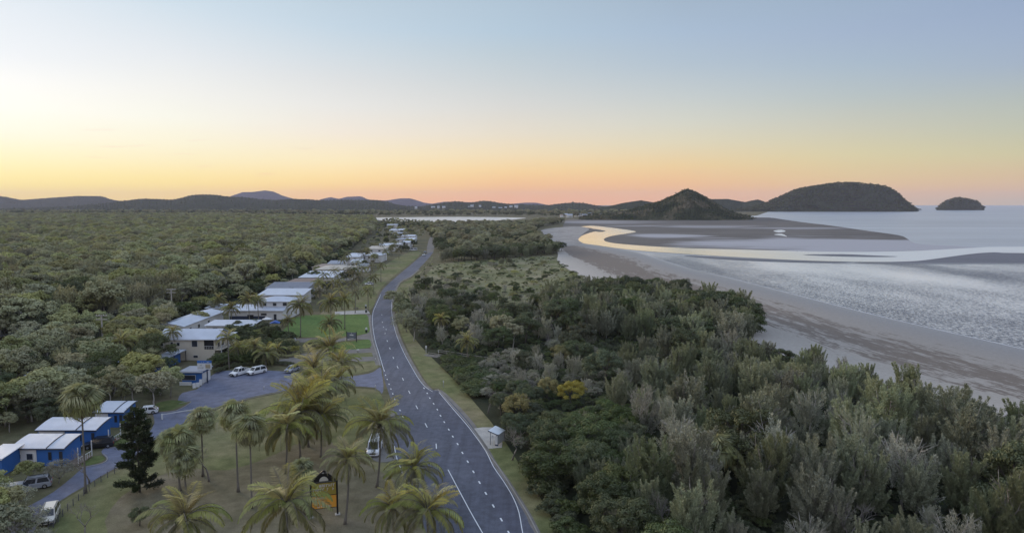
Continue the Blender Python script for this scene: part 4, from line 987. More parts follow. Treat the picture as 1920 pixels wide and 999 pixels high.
coconut(590, 694, 8.8, 'middle palm of the overlapping three beside the car park', 11, s=1.3)
coconut(618, 654, 8.8, 'farthest palm of the overlapping three beside the car park', 12, s=1.3)
coconut(563, 572, hb(634, 572), 'yellowish coconut palm on the corner of the bright lawn', 13, 'coconut palms on the bright lawn', s=1.0)
coconut(646, 562, hb(618, 562), 'slim coconut palm on the right half of the bright lawn', 14, 'coconut palms on the bright lawn', s=.9)
coconut(620, 566, 9.5, 'taller of the two stacked palms at the middle of the bright lawn', 15, 'coconut palms on the bright lawn', s=1.0)
coconut(618, 605, 7.0, 'lower of the two stacked palms at the middle of the bright lawn', 16, 'coconut palms on the bright lawn', s=.85)
coconut(433, 578, hb(606, 578), 'dark palm in front of the white house with the navy base, left one', 17, 'palms before the white house', s=.85)
coconut(466, 562, hb(604, 560), 'tall palm in front of the white house with the navy base, middle one', 18, 'palms before the white house', s=.85)
coconut(483, 562, hb(602, 562), 'tall palm in front of the white house with the navy base, right one', 19, 'palms before the white house', s=.8)
coconut(324, 622, hb(676, 622), 'thin palm standing before the cream two-storey building', 20, 'palms by the cream building', s=.62)
coconut(427, 633, hb(694, 633), 'thin palm behind the white utility truck', 21, 'palms by the cream building', s=.7)
coconut(498, 662, hb(694, 668), 'low grey palm behind the hedge of the car park', 22, 'palms by the cream building', s=.85)
coconut(228, 640, 7, 'bright leafy palm among the garden trees left of the cream building', 23, 'palms by the cream building', s=.9)
coconut(876, 640, hb(684, 640), 'drooping palm over the low creepers right of the road', 24, 'palms right of the road', s=.75)
coconut(827, 598, 6.5, 'palm at the wood edge right of the road bend', 25, 'palms right of the road', s=.7)
coconut(574, 742, 9.0, 'leaning palm low in the cluster at the side-road mouth, nearest the car park', 26, s=1.15)
coconut(628, 716, 8.2, 'palm at the right rim of the cluster by the side-road mouth', 27, s=1.05)
coconut(640, 682, 8.0, 'palm at the top right rim of the cluster by the side-road mouth', 28, s=1.0)
coconut(537, 800, 7.5, 'smaller palm at the left flank of the widest dark coconut palm', 29, s=1.1)
fan_palm(1346, 846, hb(931, 846), 'drooping fan palm with bare trunk in the wood, right one of the pair', 30, 'fan palms in the coastal wood', 1.15)
fan_palm(1296, 850, hb(925, 850), 'drooping fan palm with bare trunk in the wood, left one of the pair', 31, 'fan palms in the coastal wood', .95)
fan_palm(152, 752, hb(930, 752), 'tall fan palm with pale dead skirt by the blue cabins', 32, s=1.25, skirt=14)
fan_palm(332, 832, hb(922, 832), 'bushy fan palm right of the dark pine', 33, s=1.3)
fan_palm(377, 788, hb(896, 788), 'fan palm between the boom gate and the bushy fan palm', 34, s=1.0)
fan_palm(441, 778, hb(926, 778), 'fan palm with thin curved trunk left of the widest dark palm', 35, s=1.05)
fan_palm(468, 805, hb(957, 805), 'lower fan palm beside the thin curved one', 36, s=1.1)
fan_palm(566, 882, 6.2, 'dark green fan palm behind the orange sign', 37, s=.8)
fan_palm(345, 862, 5.4, 'smaller fan palm tucked against the bushy one', 38, s=1.05)
fp = [(643, 487, 9), (678, 472, 9), (680, 503, 9), (714, 497, 9), (700, 480, 8), (655, 505, 9), (660, 530, 9), (636, 527, 9), (700, 520, 8), (690, 545, 8), (600, 545, 8), (722, 470, 8), (735, 462, 8), (672, 520, 8), (607, 515, 7), (748, 468, 7), (666, 548, 8), (640, 543, 8), (625, 530, 8), (742, 455, 8), (760, 440, 8), (628, 508, 9), (650, 478, 9), (690, 470, 9), (716, 458, 8), (670, 492, 9), (664, 512, 9), (598, 530, 9), (694, 500, 9)]
for i, (x, y, h) in enumerate(fp):
    far_palm(x, y, h, 'dark palm among the houses further up the street', 60 + i, s=.85)
far_palm(757, 548, 6, 'bushy palm on the right verge where the road narrows', 90, 'palms right of the road', .8)
far_palm(747, 562, 5, 'lower bushy palm on the right verge where the road narrows', 91, 'palms right of the road', .8)

# single trees of the left side
def T(kind, bx, by, h, label, wide=1.0, name='garden_tree', cat='tree', group=None):
    p = G(bx, by); return tree(kind, p.x, p.y, h, random.uniform(0, 6.28), label, group, name, cat, wide=wide)
def bare(bx, by, h, label, i=0, rz=0.0, lean=0.0):
    p = G(bx, by); e = empty('bare_tree', (p.x, p.y, 0), rz, label, 'tree'); e.scale = (h / 7.2,) * 3; e.rotation_euler = (0, lean, rz)
    o = bare_me[i]; link('branches', o, None, e)
bare(392, 902, 7.0, 'leafless grey-branched tree between the fan palms on the grass', 0)
bare(168, 905, 6.5, 'thin white leafless sapling in front of the blue cabin', 1)
bare(162, 1010, 5.5, 'leafless dark sapling on the fence line', 2)
bare(960, 862, 7.2, 'spreading leafless tree beside the bus shelter', 1, 1.0)
bare(975, 800, 6.6, 'leafless grey tree standing among yellow bushes', 2, 2.0)
bare(915, 775, 5.6, 'low leafless tree leaning over the verge', 0, 2.2)
bare(1240, 1010, 7.6, 'white-stemmed leafless tree low in the wood', 1, .6)
bare(1585, 1040, 7.6, 'pale slender bare stem low in the wood', 2, .3)
bare(1110, 690, 6.5, 'silvery leafless tree at the centre of the wood', 0, .3)
bare(1020, 655, 5.6, 'bare silvery tree in the middle scrub', 1, 2.6)
# dark pine
def pine(bx, by, h, label):
    p = G(bx, by); e = empty('pine_tree', (p.x, p.y, 0), .4, label, 'tree'); r = np.random.default_rng(77)
    mb = MB().tube([(0, 0, -.1), (.05, 0, h * .5), (0, 0, h)], [.17, .11, .03], 7); mb.build('trunk', bark_d, e, True)
    for k in range(58):
        t = .05 + .93 * k / 58; a = k * 2.4 + r.uniform(-.3, .3); L = (1 - t) ** .7 * 2.7 * r.uniform(.75, 1.1) + .35
        if .13 < t < .26: L *= .35
        if t > .5: L *= 1.25
        m = int(420 * L / 2); u = r.uniform(.1, 1, m) ** .7; q = [np.array([0, 0, h * t]), np.array([math.cos(a) * L * .6, math.sin(a) * L * .6, h * t - .10]), np.array([math.cos(a) * L, math.sin(a) * L, h * t + .22])]
        P = ((1 - u) ** 2)[:, None] * q[0] + (2 * u * (1 - u))[:, None] * q[1] + (u ** 2)[:, None] * q[2] + r.normal(0, .17, (m, 3))
        V1 = diamonds(P, np.array([math.cos(a), math.sin(a), .7]) + r.normal(0, .6, (m, 3)), r.normal(0, 1, (m, 3)), r.uniform(.25, .5, m), np.full(m, .15))
        mb = MB().tube([Vector(x) for x in q], [.05, .03, .015], 4); V0, F0 = mbq(mb)
        link('branch', merge([(V0, F0, 1), (V1, quads(m), 0)], [lf_pine, bark_d], 'branch'), None, e)
pine(262, 922, hb(922, 758), 'dark narrow pine with tiered branches beside the drive')
# garden trees: (kind, base x, base y, height, width, label)
gt = [('olive', 35, 720, 9, 1.1, 'pale-trunked spreading tree left of the garden, above the white roof'),
 ('round', 90, 770, 9, 1.2, 'broad round tree over the middle of the caravan park'),
 ('round', 10, 800, 8.5, 1.1, 'leafy tree at the left edge above the blue cabins'),
 ('olive', 60, 790, 8, 1.0, 'olive tree behind the upper blue cabin roof'),
 ('round', -15, 745, 9, 1.1, 'tree half cut by the left edge beside the pale-trunked one'),
 ('olive', 290, 765, 7.6, 1.15, 'large grey-green tree in front of the white office'),
 ('round', 320, 745, 6.8, .95, 'bushy tree touching the office left of the small signboard'),
 ('olive', 250, 760, 6.8, .95, 'greyish tree beside the third blue cabin'),
 ('dark', 185, 730, 7.5, 1.1, 'very dark tree in the middle of the caravan park'),
 ('dark', 75, 640, 9.0, 1.7, 'very dark wide tree at the forest edge, far left'),
 ('olive', 160, 690, 7.5, 1.0, 'green-grey tree above the very dark one'),
 ('round', 245, 672, 8.5, 1.2, 'round-headed tree left of the long white roof'),
 ('round', 215, 700, 7.2, 1.2, 'leafy tree in front of the long white roof'),
 ('round', 275, 700, 6.2, 1.2, 'bright-topped tree before the cream building wall'),
 ('weeping', 120, 710, 8, 1.0, 'weeping tree among the park trees'),
 ('olive', 210, 765, 7.5, 1.1, 'grey tree over the roof of the third blue cabin'), ('round', 150, 772, 7.5, 1.1, 'leafy tree behind the middle blue cabin'), ('dark', 100, 800, 6, 1.1, 'dark tree against the middle blue cabin roof'), ('round', 262, 735, 6.5, 1.1, 'leafy tree on the ground left of the reception'), ('olive', 215, 742, 7, 1.1, 'olive tree before the very dark park tree'), ('dark', 320, 700, 4.5, 1.0, 'dark bush beside the open-sided office'), ('scrub', 300, 742, 4.5, 1.4, 'greyish twiggy tree at the foot of the reception trees'),
 ('olive', 130, 660, 8, 1.2, 'grey tree near the overhead wires'),
 ('round', 55, 910, 3.6, 1.3, 'rounded shrub tree in front of the lowest blue cabin'),
 ('scrub', 110, 905, 3.6, 1.2, 'grey leafless-looking shrub before the lowest blue cabin'),
 ('scrub', 25, 960, 4.2, 1.3, 'twiggy grey shrub over the hidden parked car'),
 ('olive', -5, 1010, 4.5, 1.2, 'olive shrub tree in the bottom left corner'),
 ('scrub', 40, 1010, 4.0, 1.2, 'brown twiggy shrub by the bottom left corner'),
 ('dark', 262, 985, 2.6, 1.2, 'dark low bush left of the big bottom palm'),
 ('dark', 240, 815, 3.0, .9, 'dark bush beside the third blue cabin'),
 ('yellow', 452, 672, 4.6, 1.1, 'yellow-green bush behind the parked cars'),
 ('dark', 415, 688, 3.6, 1.2, 'dark shrub at the corner of the cream building'),
 ('dark', 478, 684, 3.8, 1.2, 'dark shrub behind the white family car'),
 ('dark', 505, 640, 5.2, 1.1, 'dark round tree beside the bright lawn'),
 ('dark', 440, 640, 4.6, 1.2, 'dark round tree right of the cream building'),
 ('round', 468, 662, 4.2, 1.1, 'green shrub behind the hedge, left'),
 ('yellow', 553, 665, 2.6, 1.0, 'small yellow bush at the end of the hedge'),
 ('round', 375, 612, 5.2, 1.5, 'leafy clump between the long roof and the small flat roof'),
 ('olive', 405, 588, 5.5, 1.5, 'grey-green clump left of the white house'),
 ('dark', 545, 560, 5.5, 1.2, 'dark tree right of the white house'),
 ('dark', 530, 612, 2.6, 1.5, 'dark shrub at the left end of the bright lawn'),
 ('dark', 590, 560, 4.5, 1.3, 'dark shrub behind the yellowish palm'),
 ('round', 690, 560, 6.2, .9, 'round street tree on the grass right of the lawn palms'),
 ('round', 735, 605 - 38, 4.8, .9, 'leafy tree overhanging the right edge of the road'),
 ('olive', 741, 582, 8.0, 1.25, 'largest tree hanging over the road where it narrows'), ('round', 752, 603, 7.5, 1.1, 'green tree leaning over the right edge line of the road'), ('scrub', 762, 622, 7.0, 1.3, 'grey branching tree on the inner verge of the bend'), ('olive', 776, 640, 7.5, 1.1, 'pale-stemmed tree on the verge above the timber rail fence'),
 ('dark', 758, 588, 6.0, 1.0, 'dark tree overhanging the road bend'),
 ('olive', 775, 612, 6.0, 1.0, 'olive tree at the wood edge by the bend'),
 ('yellow', 968, 800, 6.4, 1.0, 'yellow-green bush by the leafless tree'),
 ('yellow', 1070, 765, 5.8, 1.1, 'brightest yellow-green bush in the wood'),
 ('yellow', 1025, 752, 5.2, 1.0, 'yellow-topped bush left of the brightest one'),
 ('yellow', 1055, 690, 6.0, 1.0, 'upright yellow-green tree in the middle of the wood'),
 ('dark', 1100, 860, 8.0, 1.25, 'large dark dome-shaped tree right of the bus shelter'),
 ('dark', 1015, 905, 5.0, 1.3, 'dark bushy tree on the verge below the bus shelter'),
 ('green_shrub', 1780, 840, 4.0, .8, 'light green young tree among the grey she-oaks')]
for k, bx, by, h, wd, lb in gt: T(k, bx, by, h, lb, wd)
# gardens behind and between the far houses
for i, (x, y) in enumerate(scatter([(470, 553), (540, 519), (600, 495), (650, 474), (700, 440), (715, 415), (735, 412), (800, 418), (796, 440), (770, 470), (735, 490), (700, 512), (650, 545), (600, 560), (560, 560)], 19, .45, 81)):
    k = pick(rr, [('dark', 3), ('olive', 2), ('round', 3)])
    tree(k, x, y, rr.uniform(4, 7.5), rr.uniform(0, 6), {'dark': 'dark garden tree between the far houses', 'olive': 'olive garden tree between the far houses', 'round': 'green garden tree between the far houses'}[k], {'dark': 'dark', 'olive': 'olive', 'round': 'green'}[k] + ' garden trees of the far street', 'street_garden_tree')
for i, (x, y) in enumerate(scatter([(-200, 760), (0, 665), (140, 632), (225, 612), (330, 597), (300, 640), (292, 690), (265, 742), (170, 742), (120, 772), (0, 812), (-150, 840)], 8.2, .4, 82)):
    k = pick(rr, [('dark', 2), ('olive', 4), ('round', 4)])
    tree(k, x, y, rr.uniform(6, 9.5), rr.uniform(0, 6), {'dark': 'dark tree of the caravan park grounds', 'olive': 'olive tree of the caravan park grounds', 'round': 'green tree of the caravan park grounds'}[k], {'dark': 'dark', 'olive': 'olive', 'round': 'green'}[k] + ' trees of the caravan park', 'park_tree', wide=1.2)
for i, (x, y) in enumerate(scatter([(-150, 850), (0, 815), (62, 798), (172, 770), (292, 748), (300, 700), (200, 730), (0, 780)], 4.6, .45, 83)):
    tree('dark' if i % 3 else 'olive', x, y, rr.uniform(2.6, 4.6), rr.uniform(0, 6), 'low %s shrub under the trees behind the cabins' % ('dark' if i % 3 else 'grey-green'), 'understorey behind the cabins', 'garden_shrub', 'shrub', wide=1.2)
for i, (bx, by, hh) in enumerate([(8, 985, 5.2), (45, 1015, 5.6), (-20, 950, 5), (20, 1040, 6), (75, 1045, 4.6), (-30, 1010, 6)]):
    T(['olive', 'scrub', 'round'][i % 3], bx, by, hh * (1.0 if i % 3 != 1 else .8), ['olive thicket tree nearest the parked grey car', 'grey twiggy tree at the bottom left edge', 'leafy tree half outside the left edge, low down', 'olive tree in the very corner, bottom left', 'grey twiggy tree below the cream off-road car', 'leafy tree just outside the lower left edge'][i], 1.2)
for i, (x, y) in enumerate(scatter([(250, 625), (330, 598), (400, 573), (470, 553), (540, 521), (600, 497), (650, 478), (645, 468), (600, 486), (540, 508), (450, 543), (400, 558), (330, 582), (240, 606)], 4.2, .45, 84)):
    k = ['shrub', 'green_shrub', 'shrub'][i % 3]; tree(k, x, y, rr.uniform(3.0, 5.5), rr.uniform(0, 6), ['dark', 'green', 'dark'][i % 3] + ' thicket bush along the forest edge behind the houses', ['dark', 'green', 'dark'][i % 3] + ' bushes of the forest edge', 'edge_bush', 'shrub', wide=1.0)
for i, (x, y) in enumerate(scatter([(404, 692), (412, 655), (432, 622), (480, 612), (525, 628), (560, 652), (552, 664), (520, 664), (512, 682), (480, 682), (430, 688)], 3.1, .42, 85)):
    k = ['shrub', 'green_shrub', 'dark'][i % 3]; tree(k, x, y, rr.uniform(1.6, 3.4) if k != 'dark' else rr.uniform(2.5, 4), rr.uniform(0, 6), ['dark low', 'light green', 'taller dark'][i % 3] + ' shrub in the motel garden', ['dark', 'light', 'taller'][i % 3] + ' shrubs of the motel garden', 'garden_shrub', 'shrub', wide=1.1)
for i, (x, y, h, s_) in enumerate([(446, 652, 4.2, .6), (478, 648, 5, .65), (520, 655, 3.6, .6), (540, 600, 5, .6), (410, 560, 6, .7)]):
    coconut(x, y, h, ['small palm in the motel garden, nearest the cream building', 'slender palm in the middle of the motel garden', 'short palm at the drive end of the motel garden', 'short palm at the left end of the bright lawn', 'palm over the small shed'][i], 40 + i, 'palms by the cream building', s=s_)
# clipped hedge behind the car park and creeper bank
def clump_row(name, label, line, step, h, kind, cat='hedge', seed=1, wide=1.0, row=1):
    at, L = walk(line, 1); n = int(L / step); P0 = at(L / 2); e = empty(name, (P0.x, P0.y, 0), 0, label, cat); r = np.random.default_rng(seed); ks = PROTO[kind]; it = []
    for i in range(n + 1):
        for j in range(row):
            p = at(i * step) + Vector((r.normal(0, .5 * j + .05), r.normal(0, .5 * j + .05), 0)) - P0; s = h / 1.9 * r.uniform(.85, 1.1); me = ks[i % len(ks)][1]
            it.append((me, Matrix.Translation(p) @ Matrix.Rotation(r.uniform(0, 6), 4, 'Z') @ Matrix.Diagonal((s * wide, s * wide, s, 1))))
    me = joined((name, label), it, [it[0][0].materials[0]]); me.name = 'foliage'; o = link('foliage', me, None, e); return e
clump_row('hedge', 'low dark clipped hedge behind the parked cars', [(405, 700), (430, 690), (480, 683), (530, 684), (557, 688)], .9, 1.1, 'shrub')
clump_row('hedge', 'green hedge along the drive beside the lawn', [(580, 648), (600, 648), (625, 647)], 1.0, 1.2, 'shrub')
clump_row('hedge', 'curved yellow-green clipped border beside the gravel drive', [(523, 668), (535, 670), (550, 669), (561, 663)], .8, .9, 'green_shrub')
p6 = scatter([(822, 668), (840, 676), (900, 690), (930, 705), (915, 740), (885, 745), (862, 715), (835, 690)], 1.7, .45, 91)
for i, (x, y) in enumerate(p6):
    tree('shrub', x, y, rr.uniform(1.4, 2.4), rr.uniform(0, 6), 'dark green creeper mound on the bank right of the road', 'creeper mounds right of the road', 'creeper_mound', 'shrub', wide=1.3)
for i, (x, y) in enumerate(scatter([(930, 705), (1000, 730), (970, 770), (935, 775), (905, 745)], 2.4, .45, 92)):
    tree('scrub', x, y, rr.uniform(1.6, 2.6), rr.uniform(0, 6), 'low brown twiggy bush on the bank by the leafless trees', 'twiggy bushes on the bank', 'twiggy_bush', 'shrub', wide=1.3)
for i, (x, y) in enumerate(scatter([(985, 880), (1010, 870), (1060, 960), (1090, 1020), (1050, 1010), (1015, 945)], 2.2, .45, 93)):
    tree('shrub', x, y, rr.uniform(1.2, 2.6), rr.uniform(0, 6), 'dark bush where the wood meets the verge at the bottom', 'bushes along the lower verge', 'verge_bush', 'shrub', wide=1.2)
# ------------------------------------------------------------------ buildings
def roofmat(name, col, axis=0):
    m, t, b, o = newmat(name); v = coords(t); wv = t.nodes.new('ShaderNodeTexWave'); wv.bands_direction = 'XYZ'[axis]; wv.inputs['Scale'].default_value = 1.3
    t.links.new(v, wv.inputs[0]); n = noise(t, v, .35, 5)
    c = mixn(t, n, tuple(x * .72 for x in col), tuple(min(1, x * 1.18) for x in col)); c = mixn(t, .14, c, wv.outputs[0], 'MULTIPLY'); t.links.new(c, b.inputs['Base Color'])
    b.inputs['Roughness'].default_value = .5; b.inputs['Metallic'].default_value = 0.0; bump(t, b, wv.outputs[1], .03, .5); MATS[name] = m; return m
rw = roofmat('white_metal_roof', (.52, .57, .66)); rb = roofmat('slate_blue_metal_roof', (.13, .15, .21)); rg = roofmat('grey_metal_roof', (.26, .29, .36)); rt = roofmat('brown_tile_roof', (.30, .21, .16)); rcx = roofmat('cream_metal_roof', (.50, .45, .38))
wc = simple('cream_render', (.62, .57, .47), .85, .08, 1); ww = simple('white_wall_paint', (.68, .68, .67), .7, .08, 1); wb = simple('blue_wall_paint', (.035, .14, .42), .6, .10, 1)
wnavy = simple('navy_wall_paint', (.035, .05, .09), .6, .1, 1); wgr = simple('grey_wall_paint', (.30, .30, .29), .8, .1, 1)
trimw = simple('white_trim', (.62, .63, .63), .5, .05, 2); trimd = simple('dark_trim', (.03, .035, .05), .5, .1, 2); deck = simple('timber', (.20, .16, .12), .8, .25, 5); postd = simple('dark_timber', (.045, .045, .045), .8, .2, 5)
gl = simple('window_glass', (.03, .035, .045), .08, .1, 1, spec=.6)
def window(parent, x, y, z, w_, h_, side, fm=None, W=0, D=0):
    """side f=front (-y), r=right (+x), l=left (-x); x measured along the wall"""
    fm = fm or trimw
    if side == 'f': fr = MB().box(x, y - .03, z, w_, .1, h_); pn = MB().box(x, y - .095, z + .07, w_ - .16, .03, h_ - .14)
    elif side == 'r': fr = MB().box(x + .03, y, z, .1, w_, h_); pn = MB().box(x + .095, y, z + .07, .03, w_ - .16, h_ - .14)
    else: fr = MB().box(x - .03, y, z, .1, w_, h_); pn = MB().box(x - .095, y, z + .07, .03, w_ - .16, h_ - .14)
    f = fr.build('window', fm, parent); pn.build('pane', gl, f)
def house(label, p1, p2, h, yb, roof='gable', rise=1.2, wall=None, rm=None, wins=(), name='house', cat='house', over=.5, depth=None, rz=0.0, trim=None, door=None, far=False, group=None):
    A = G(*p1, h); B2 = G(*p2, h); Wd = abs(B2.x - A.x); yf = (A.y + B2.y) / 2
    v = (yb - CY) / F; yr = (H - h - rise) / (SP + v * CP) * (CP - v * SP)
    D = depth or max(5.0, (yr - yf) * (2 if roof in ('gable', 'hip') else 1))
    if not depth: D = min(D, 22)
    e = empty(name, ((A.x + B2.x) / 2, yf + D / 2 + over * .5, 0), rz, label, cat, group)
    w_, d_ = Wd - 2 * over, D - 2 * over; wall = wall or ww; rm = rm or rw; trim = trim or trimw
    X, Y = Wd / 2, D / 2; t = .12
    if roof == 'gable_y': wl = MB().prism([(-w_ / 2, -.1), (w_ / 2, -.1), (w_ / 2, h), (0, h + rise * w_ / Wd - .05), (-w_ / 2, h)], 'y', -d_ / 2, d_ / 2)
    elif roof == 'gable': wl = MB().prism([(-d_ / 2, -.1), (d_ / 2, -.1), (d_ / 2, h), (0, h + rise * d_ / D - .05), (-d_ / 2, h)], 'x', -w_ / 2, w_ / 2)
    elif roof in ('skillion',): wl = MB().prism([(-d_ / 2, -.1), (d_ / 2, -.1), (d_ / 2, h + rise - .1), (-d_ / 2, h)], 'x', -w_ / 2, w_ / 2)
    elif roof == 'barrel':
        wl = MB().prism([(-d_ / 2, -.1), (d_ / 2, -.1), (d_ / 2, h + rise - .15), (-d_ / 2 + d_ * .5, h + rise * .7), (-d_ / 2, h)], 'x', -w_ / 2, w_ / 2)
    else: wl = MB().box(0, 0, -.1, w_, d_, h + .1)
    wl.build('wall', wall, e)
    r = MB()
    if roof == 'gable':
        r.prism([(-Y, h), (0, h + rise), (Y, h), (Y, h + t), (0, h + rise + t), (-Y, h + t)], 'x', -X, X)
    elif roof == 'gable_y':
        r.prism([(-X, h), (0, h + rise), (X, h), (X, h + t), (0, h + rise + t), (-X, h + t)][::-1], 'y', -Y, Y)
    elif roof == 'hip':
        k = min(X * .8, Y); b_ = len(r.v)
        r.v += [(-X, -Y, h), (X, -Y, h), (X, Y, h), (-X, Y, h), (-X + k, 0, h + rise), (X - k, 0, h + rise), (-X, -Y, h - t), (X, -Y, h - t), (X, Y, h - t), (-X, Y, h - t)]
        r.f += [(0, 1, 5, 4), (1, 2, 5), (2, 3, 4, 5), (3, 0, 4), (6, 7, 1, 0), (7, 8, 2, 1), (8, 9, 3, 2), (9, 6, 0, 3), (9, 8, 7, 6)]
    elif roof == 'skillion':
        r.prism([(-Y, h), (Y, h + rise), (Y, h + rise + t), (-Y, h + t)], 'x', -X, X)
    elif roof == 'barrel':
        n = 10; up_ = [(-Y + D * (i / n), h + rise * math.sin(i / n * math.pi / 2)) for i in range(n + 1)]
        prof = [(a, b + t) for a, b in up_][::-1] + up_
        fr = [.62, 1.0]; xs = -X
        r.prism(prof[::-1], 'x', -X, -X + 2 * X * .66); r2 = MB().prism(prof[::-1], 'x', -X + 2 * X * .66 + .16, X); r2.build('roof', rm, e)
        for xx in (-X + 2 * X * .66 + .08, X + .05):
            MB().prism([(a, b + .10) for a, b in prof[::-1]], 'x', xx - .075, xx + .075).build('fascia', trimd, e)
    else: r.box(0, 0, h, Wd, D, .18)
    r.build('roof', rm, e)
    if not far:
        MB().box(0, -Y - .06, h - .10, Wd, .12, .14).build('gutter', trimd if roof == 'barrel' else trim, e)
    for side, u, z, ww_, hh_ in wins:
        if side == 'f': window(e, u * w_ / 2, -d_ / 2, z, ww_, hh_, 'f', trim)
        else: window(e, w_ / 2, u * d_ / 2, z, ww_, hh_, 'r', trim)
    if door is not None:
        dr = MB().box(door * w_ / 2, -d_ / 2 - .04, 0, .95, .09, 2.05).build('door', trimd, e)
        MB().box(door * w_ / 2 + .35, -d_ / 2 - .11, 1.0, .04, .05, .14).build('handle', trimw, dr)
    e['w'] = w_; e['d'] = d_
    return e, w_, d_, X, Y
def vn(x): return x
# cream two-storey building
e, w_, d_, X, Y = house('cream two-storey motel block with pale blue metal roof beside the car park', (290, 637), (403, 637), 5.7, 617, 'gable', 1.9, wc, rw,
    [('f', -.86, 3.9, .9, 1.0), ('f', -.50, 3.9, .7, 1.1), ('f', -.28, 3.9, .9, 1.0), ('f', .30, 3.7, 1.6, 1.7), ('f', .32, .7, 1.3, .7), ('r', 0, 3.0, 1.6, 2.0), ('r', -.5, 3.2, 1.0, 1.2)], 'motel_building', 'building', over=.45)
blk = simple('painted_recess_shade', (.02, .02, .022), .9, .1, 2)
MB().box(w_ / 2 - 1.5, -d_ / 2 - .012, 3.0, 2.6, .06, 2.5).build('recess_shade_panel', blk, e)  # flat near-black panel paints the shade of the balcony recess
b_ = MB(); b_.box(w_ / 2 + .9, 0, 2.75, 1.8, d_, .2); b_.build('balcony', wc, e)
rl = MB()
for k in range(9): rl.box(w_ / 2 + 1.75, -d_ / 2 + k * d_ / 8, 2.9, .06, .06, 1.0)
rl.box(w_ / 2 + 1.75, 0, 3.85, .08, d_, .08); rl.build('railing', trimw, e)
rl = MB(); [rl.box(w_ / 2 - 2.6 + k * .45, -d_ / 2 - .07, 2.95, .05, .05, .95) for k in range(6)]; rl.box(w_ / 2 - 1.5, -d_ / 2 - .07, 3.85, 2.5, .07, .07); rl.build('railing', trimw, e)
for k in (-1, 0, 1): MB().box(w_ / 2 + 1.7, k * (d_ / 2 - .2), 0, .2, .2, 5.7).build('post', trimw, e)
MB().box(w_ / 2 + 1.1, 0, 5.7, 2.2, d_ + .6, .1).build('balcony_roof', rw, e)
# long white roofed building
house('long low building under a white ribbed roof running back from the motel block', (287, 613), (345, 613), 3.4, 590, 'gable_y', 1.0, ww, rw, [('r', -.7, 1.2, 1.4, 1.2), ('r', -.3, 1.2, 1.4, 1.2), ('r', .2, 1.2, 1.4, 1.2)], 'motel_building', 'building', depth=31)
house('small low building with a flat white roof right of the motel block', (381, 611), (474, 611), 2.7, 600, 'skillion', .5, ww, rw, [('f', -.6, 1.0, 1.6, 1.0), ('f', .3, 1.0, 1.6, 1.0)], 'motel_building', 'building', door=0)
house('small shed with pale roof at the forest edge', (383, 578), (414, 578), 2.6, 570, 'skillion', .5, wc, rw, [], 'shed', 'shed')
e, w_, d_, X, Y = house('white house with a long verandah roof and navy base facing the lawn', (425, 583), (531, 583), 3.3, 571, 'skillion', 1.0, ww, rw, [('f', -.2, .4, 2.4, 1.5), ('f', .3, 1.6, 2.2, .8)], door=.72)
MB().box(-w_ * .16, -d_ / 2 - .05, 0, w_ * .66, .10, 1.35).build('base_panel', wnavy, e)
house('white upper storey with pale gabled roof behind the verandah house', (478, 566), (549, 565), 6.0, 555, 'hip', 1.4, ww, rw, [('f', -.6, 4.3, 1.4, 1.2), ('f', 0, 4.3, 1.4, 1.2), ('f', .6, 4.3, 1.6, 1.3)])
house('house under a wide pale blue roof beyond the verandah house', (480, 554), (570, 553), 4.6, 541, 'skillion', 1.2, ww, rw, [('f', .7, 2.6, 1.6, 1.2)])
e, w_, d_, X, Y = house('house under a dark slate-blue roof', (496, 541), (577, 541), 4.9, 529, 'skillion', 1.4, wgr, rb, [('r', 0, 3, 1.6, 1.4)])
house('house under a brown tiled roof behind the slate-blue one', (535, 529), (606, 528), 4.8, 522, 'hip', 1.3, wc, rt, [('r', 0, 3, 1.6, 1.4)])
house('house under a bright white skillion roof beyond the brown tiled one', (557, 521), (626, 520), 4.6, 508, 'skillion', 1.2, ww, rw, [('f', -.7, 2.4, 2.0, 1.0), ('r', 0, 2.6, 1.6, 1.2)])
house('pale two-storey house with a row of dark windows under a cream roof', (590, 505), (655, 505), 6.4, 495.5, 'hip', 1.5, ww, rcx, [('f', -.5, 4.4, 2.4, 1.1), ('f', .1, 4.4, 2.4, 1.1), ('f', -.3, 1.2, 3, 1.2)])
house('small grey-roofed house left of the far palms', (612, 495), (641, 495), 4.5, 487, 'gable', 1.3, ww, rg, [])
house('low house with rusty brown roof edge before the cream-roofed one', (583, 501), (612, 501), 4.0, 494, 'hip', 1.2, wc, rt, [])
fh = [((646, 482), (674, 482), 5, 471, 'skillion', rw, 'white house with stepped roofs between two far palms'), ((655, 492), (676, 492), 4, 485, 'gable', rw, 'low white house in front of the stepped one'),
 ((683, 479), (716, 479), 5, 469, 'hip', rw, 'white and blue house right of the far palms'), ((687, 467), (722, 467), 5, 461, 'skillion', rcx, 'house with a long flat cream roof'),
 ((705, 461), (742, 460), 4.5, 456, 'skillion', rw, 'low white roofed house behind the flat cream roof'), ((732, 459), (751, 458), 6, 449, 'flat', rw, 'tall boxy white house up the street'),
 ((752, 455), (768, 455), 5, 446.5, 'gable', rw, 'white gabled house beside the boxy one'), ((741, 449), (762, 449), 5, 442.5, 'hip', rg, 'grey hipped house up the street'),
 ((752, 443), (778, 443), 5, 436.5, 'gable', rw, 'wide pale roof near the end of the street'), ((738, 437.5), (758, 437.5), 5, 431, 'hip', rg, 'grey pale roof near the end of the street'),
 ((728, 432), (757, 431.5), 5, 426, 'skillion', rw, 'broad white roof second from the street end'), ((723, 422), (746, 421.5), 5, 416.5, 'gable', rw, 'last white roof at the street end before the lagoon'),
 ((762, 449.5), (776, 449.5), 4.5, 443, 'skillion', rw, 'small bright roof close to the road end'), ((668, 499), (690, 499), 3.6, 494, 'gable', rg, 'small grey garage roof by the far palms')]
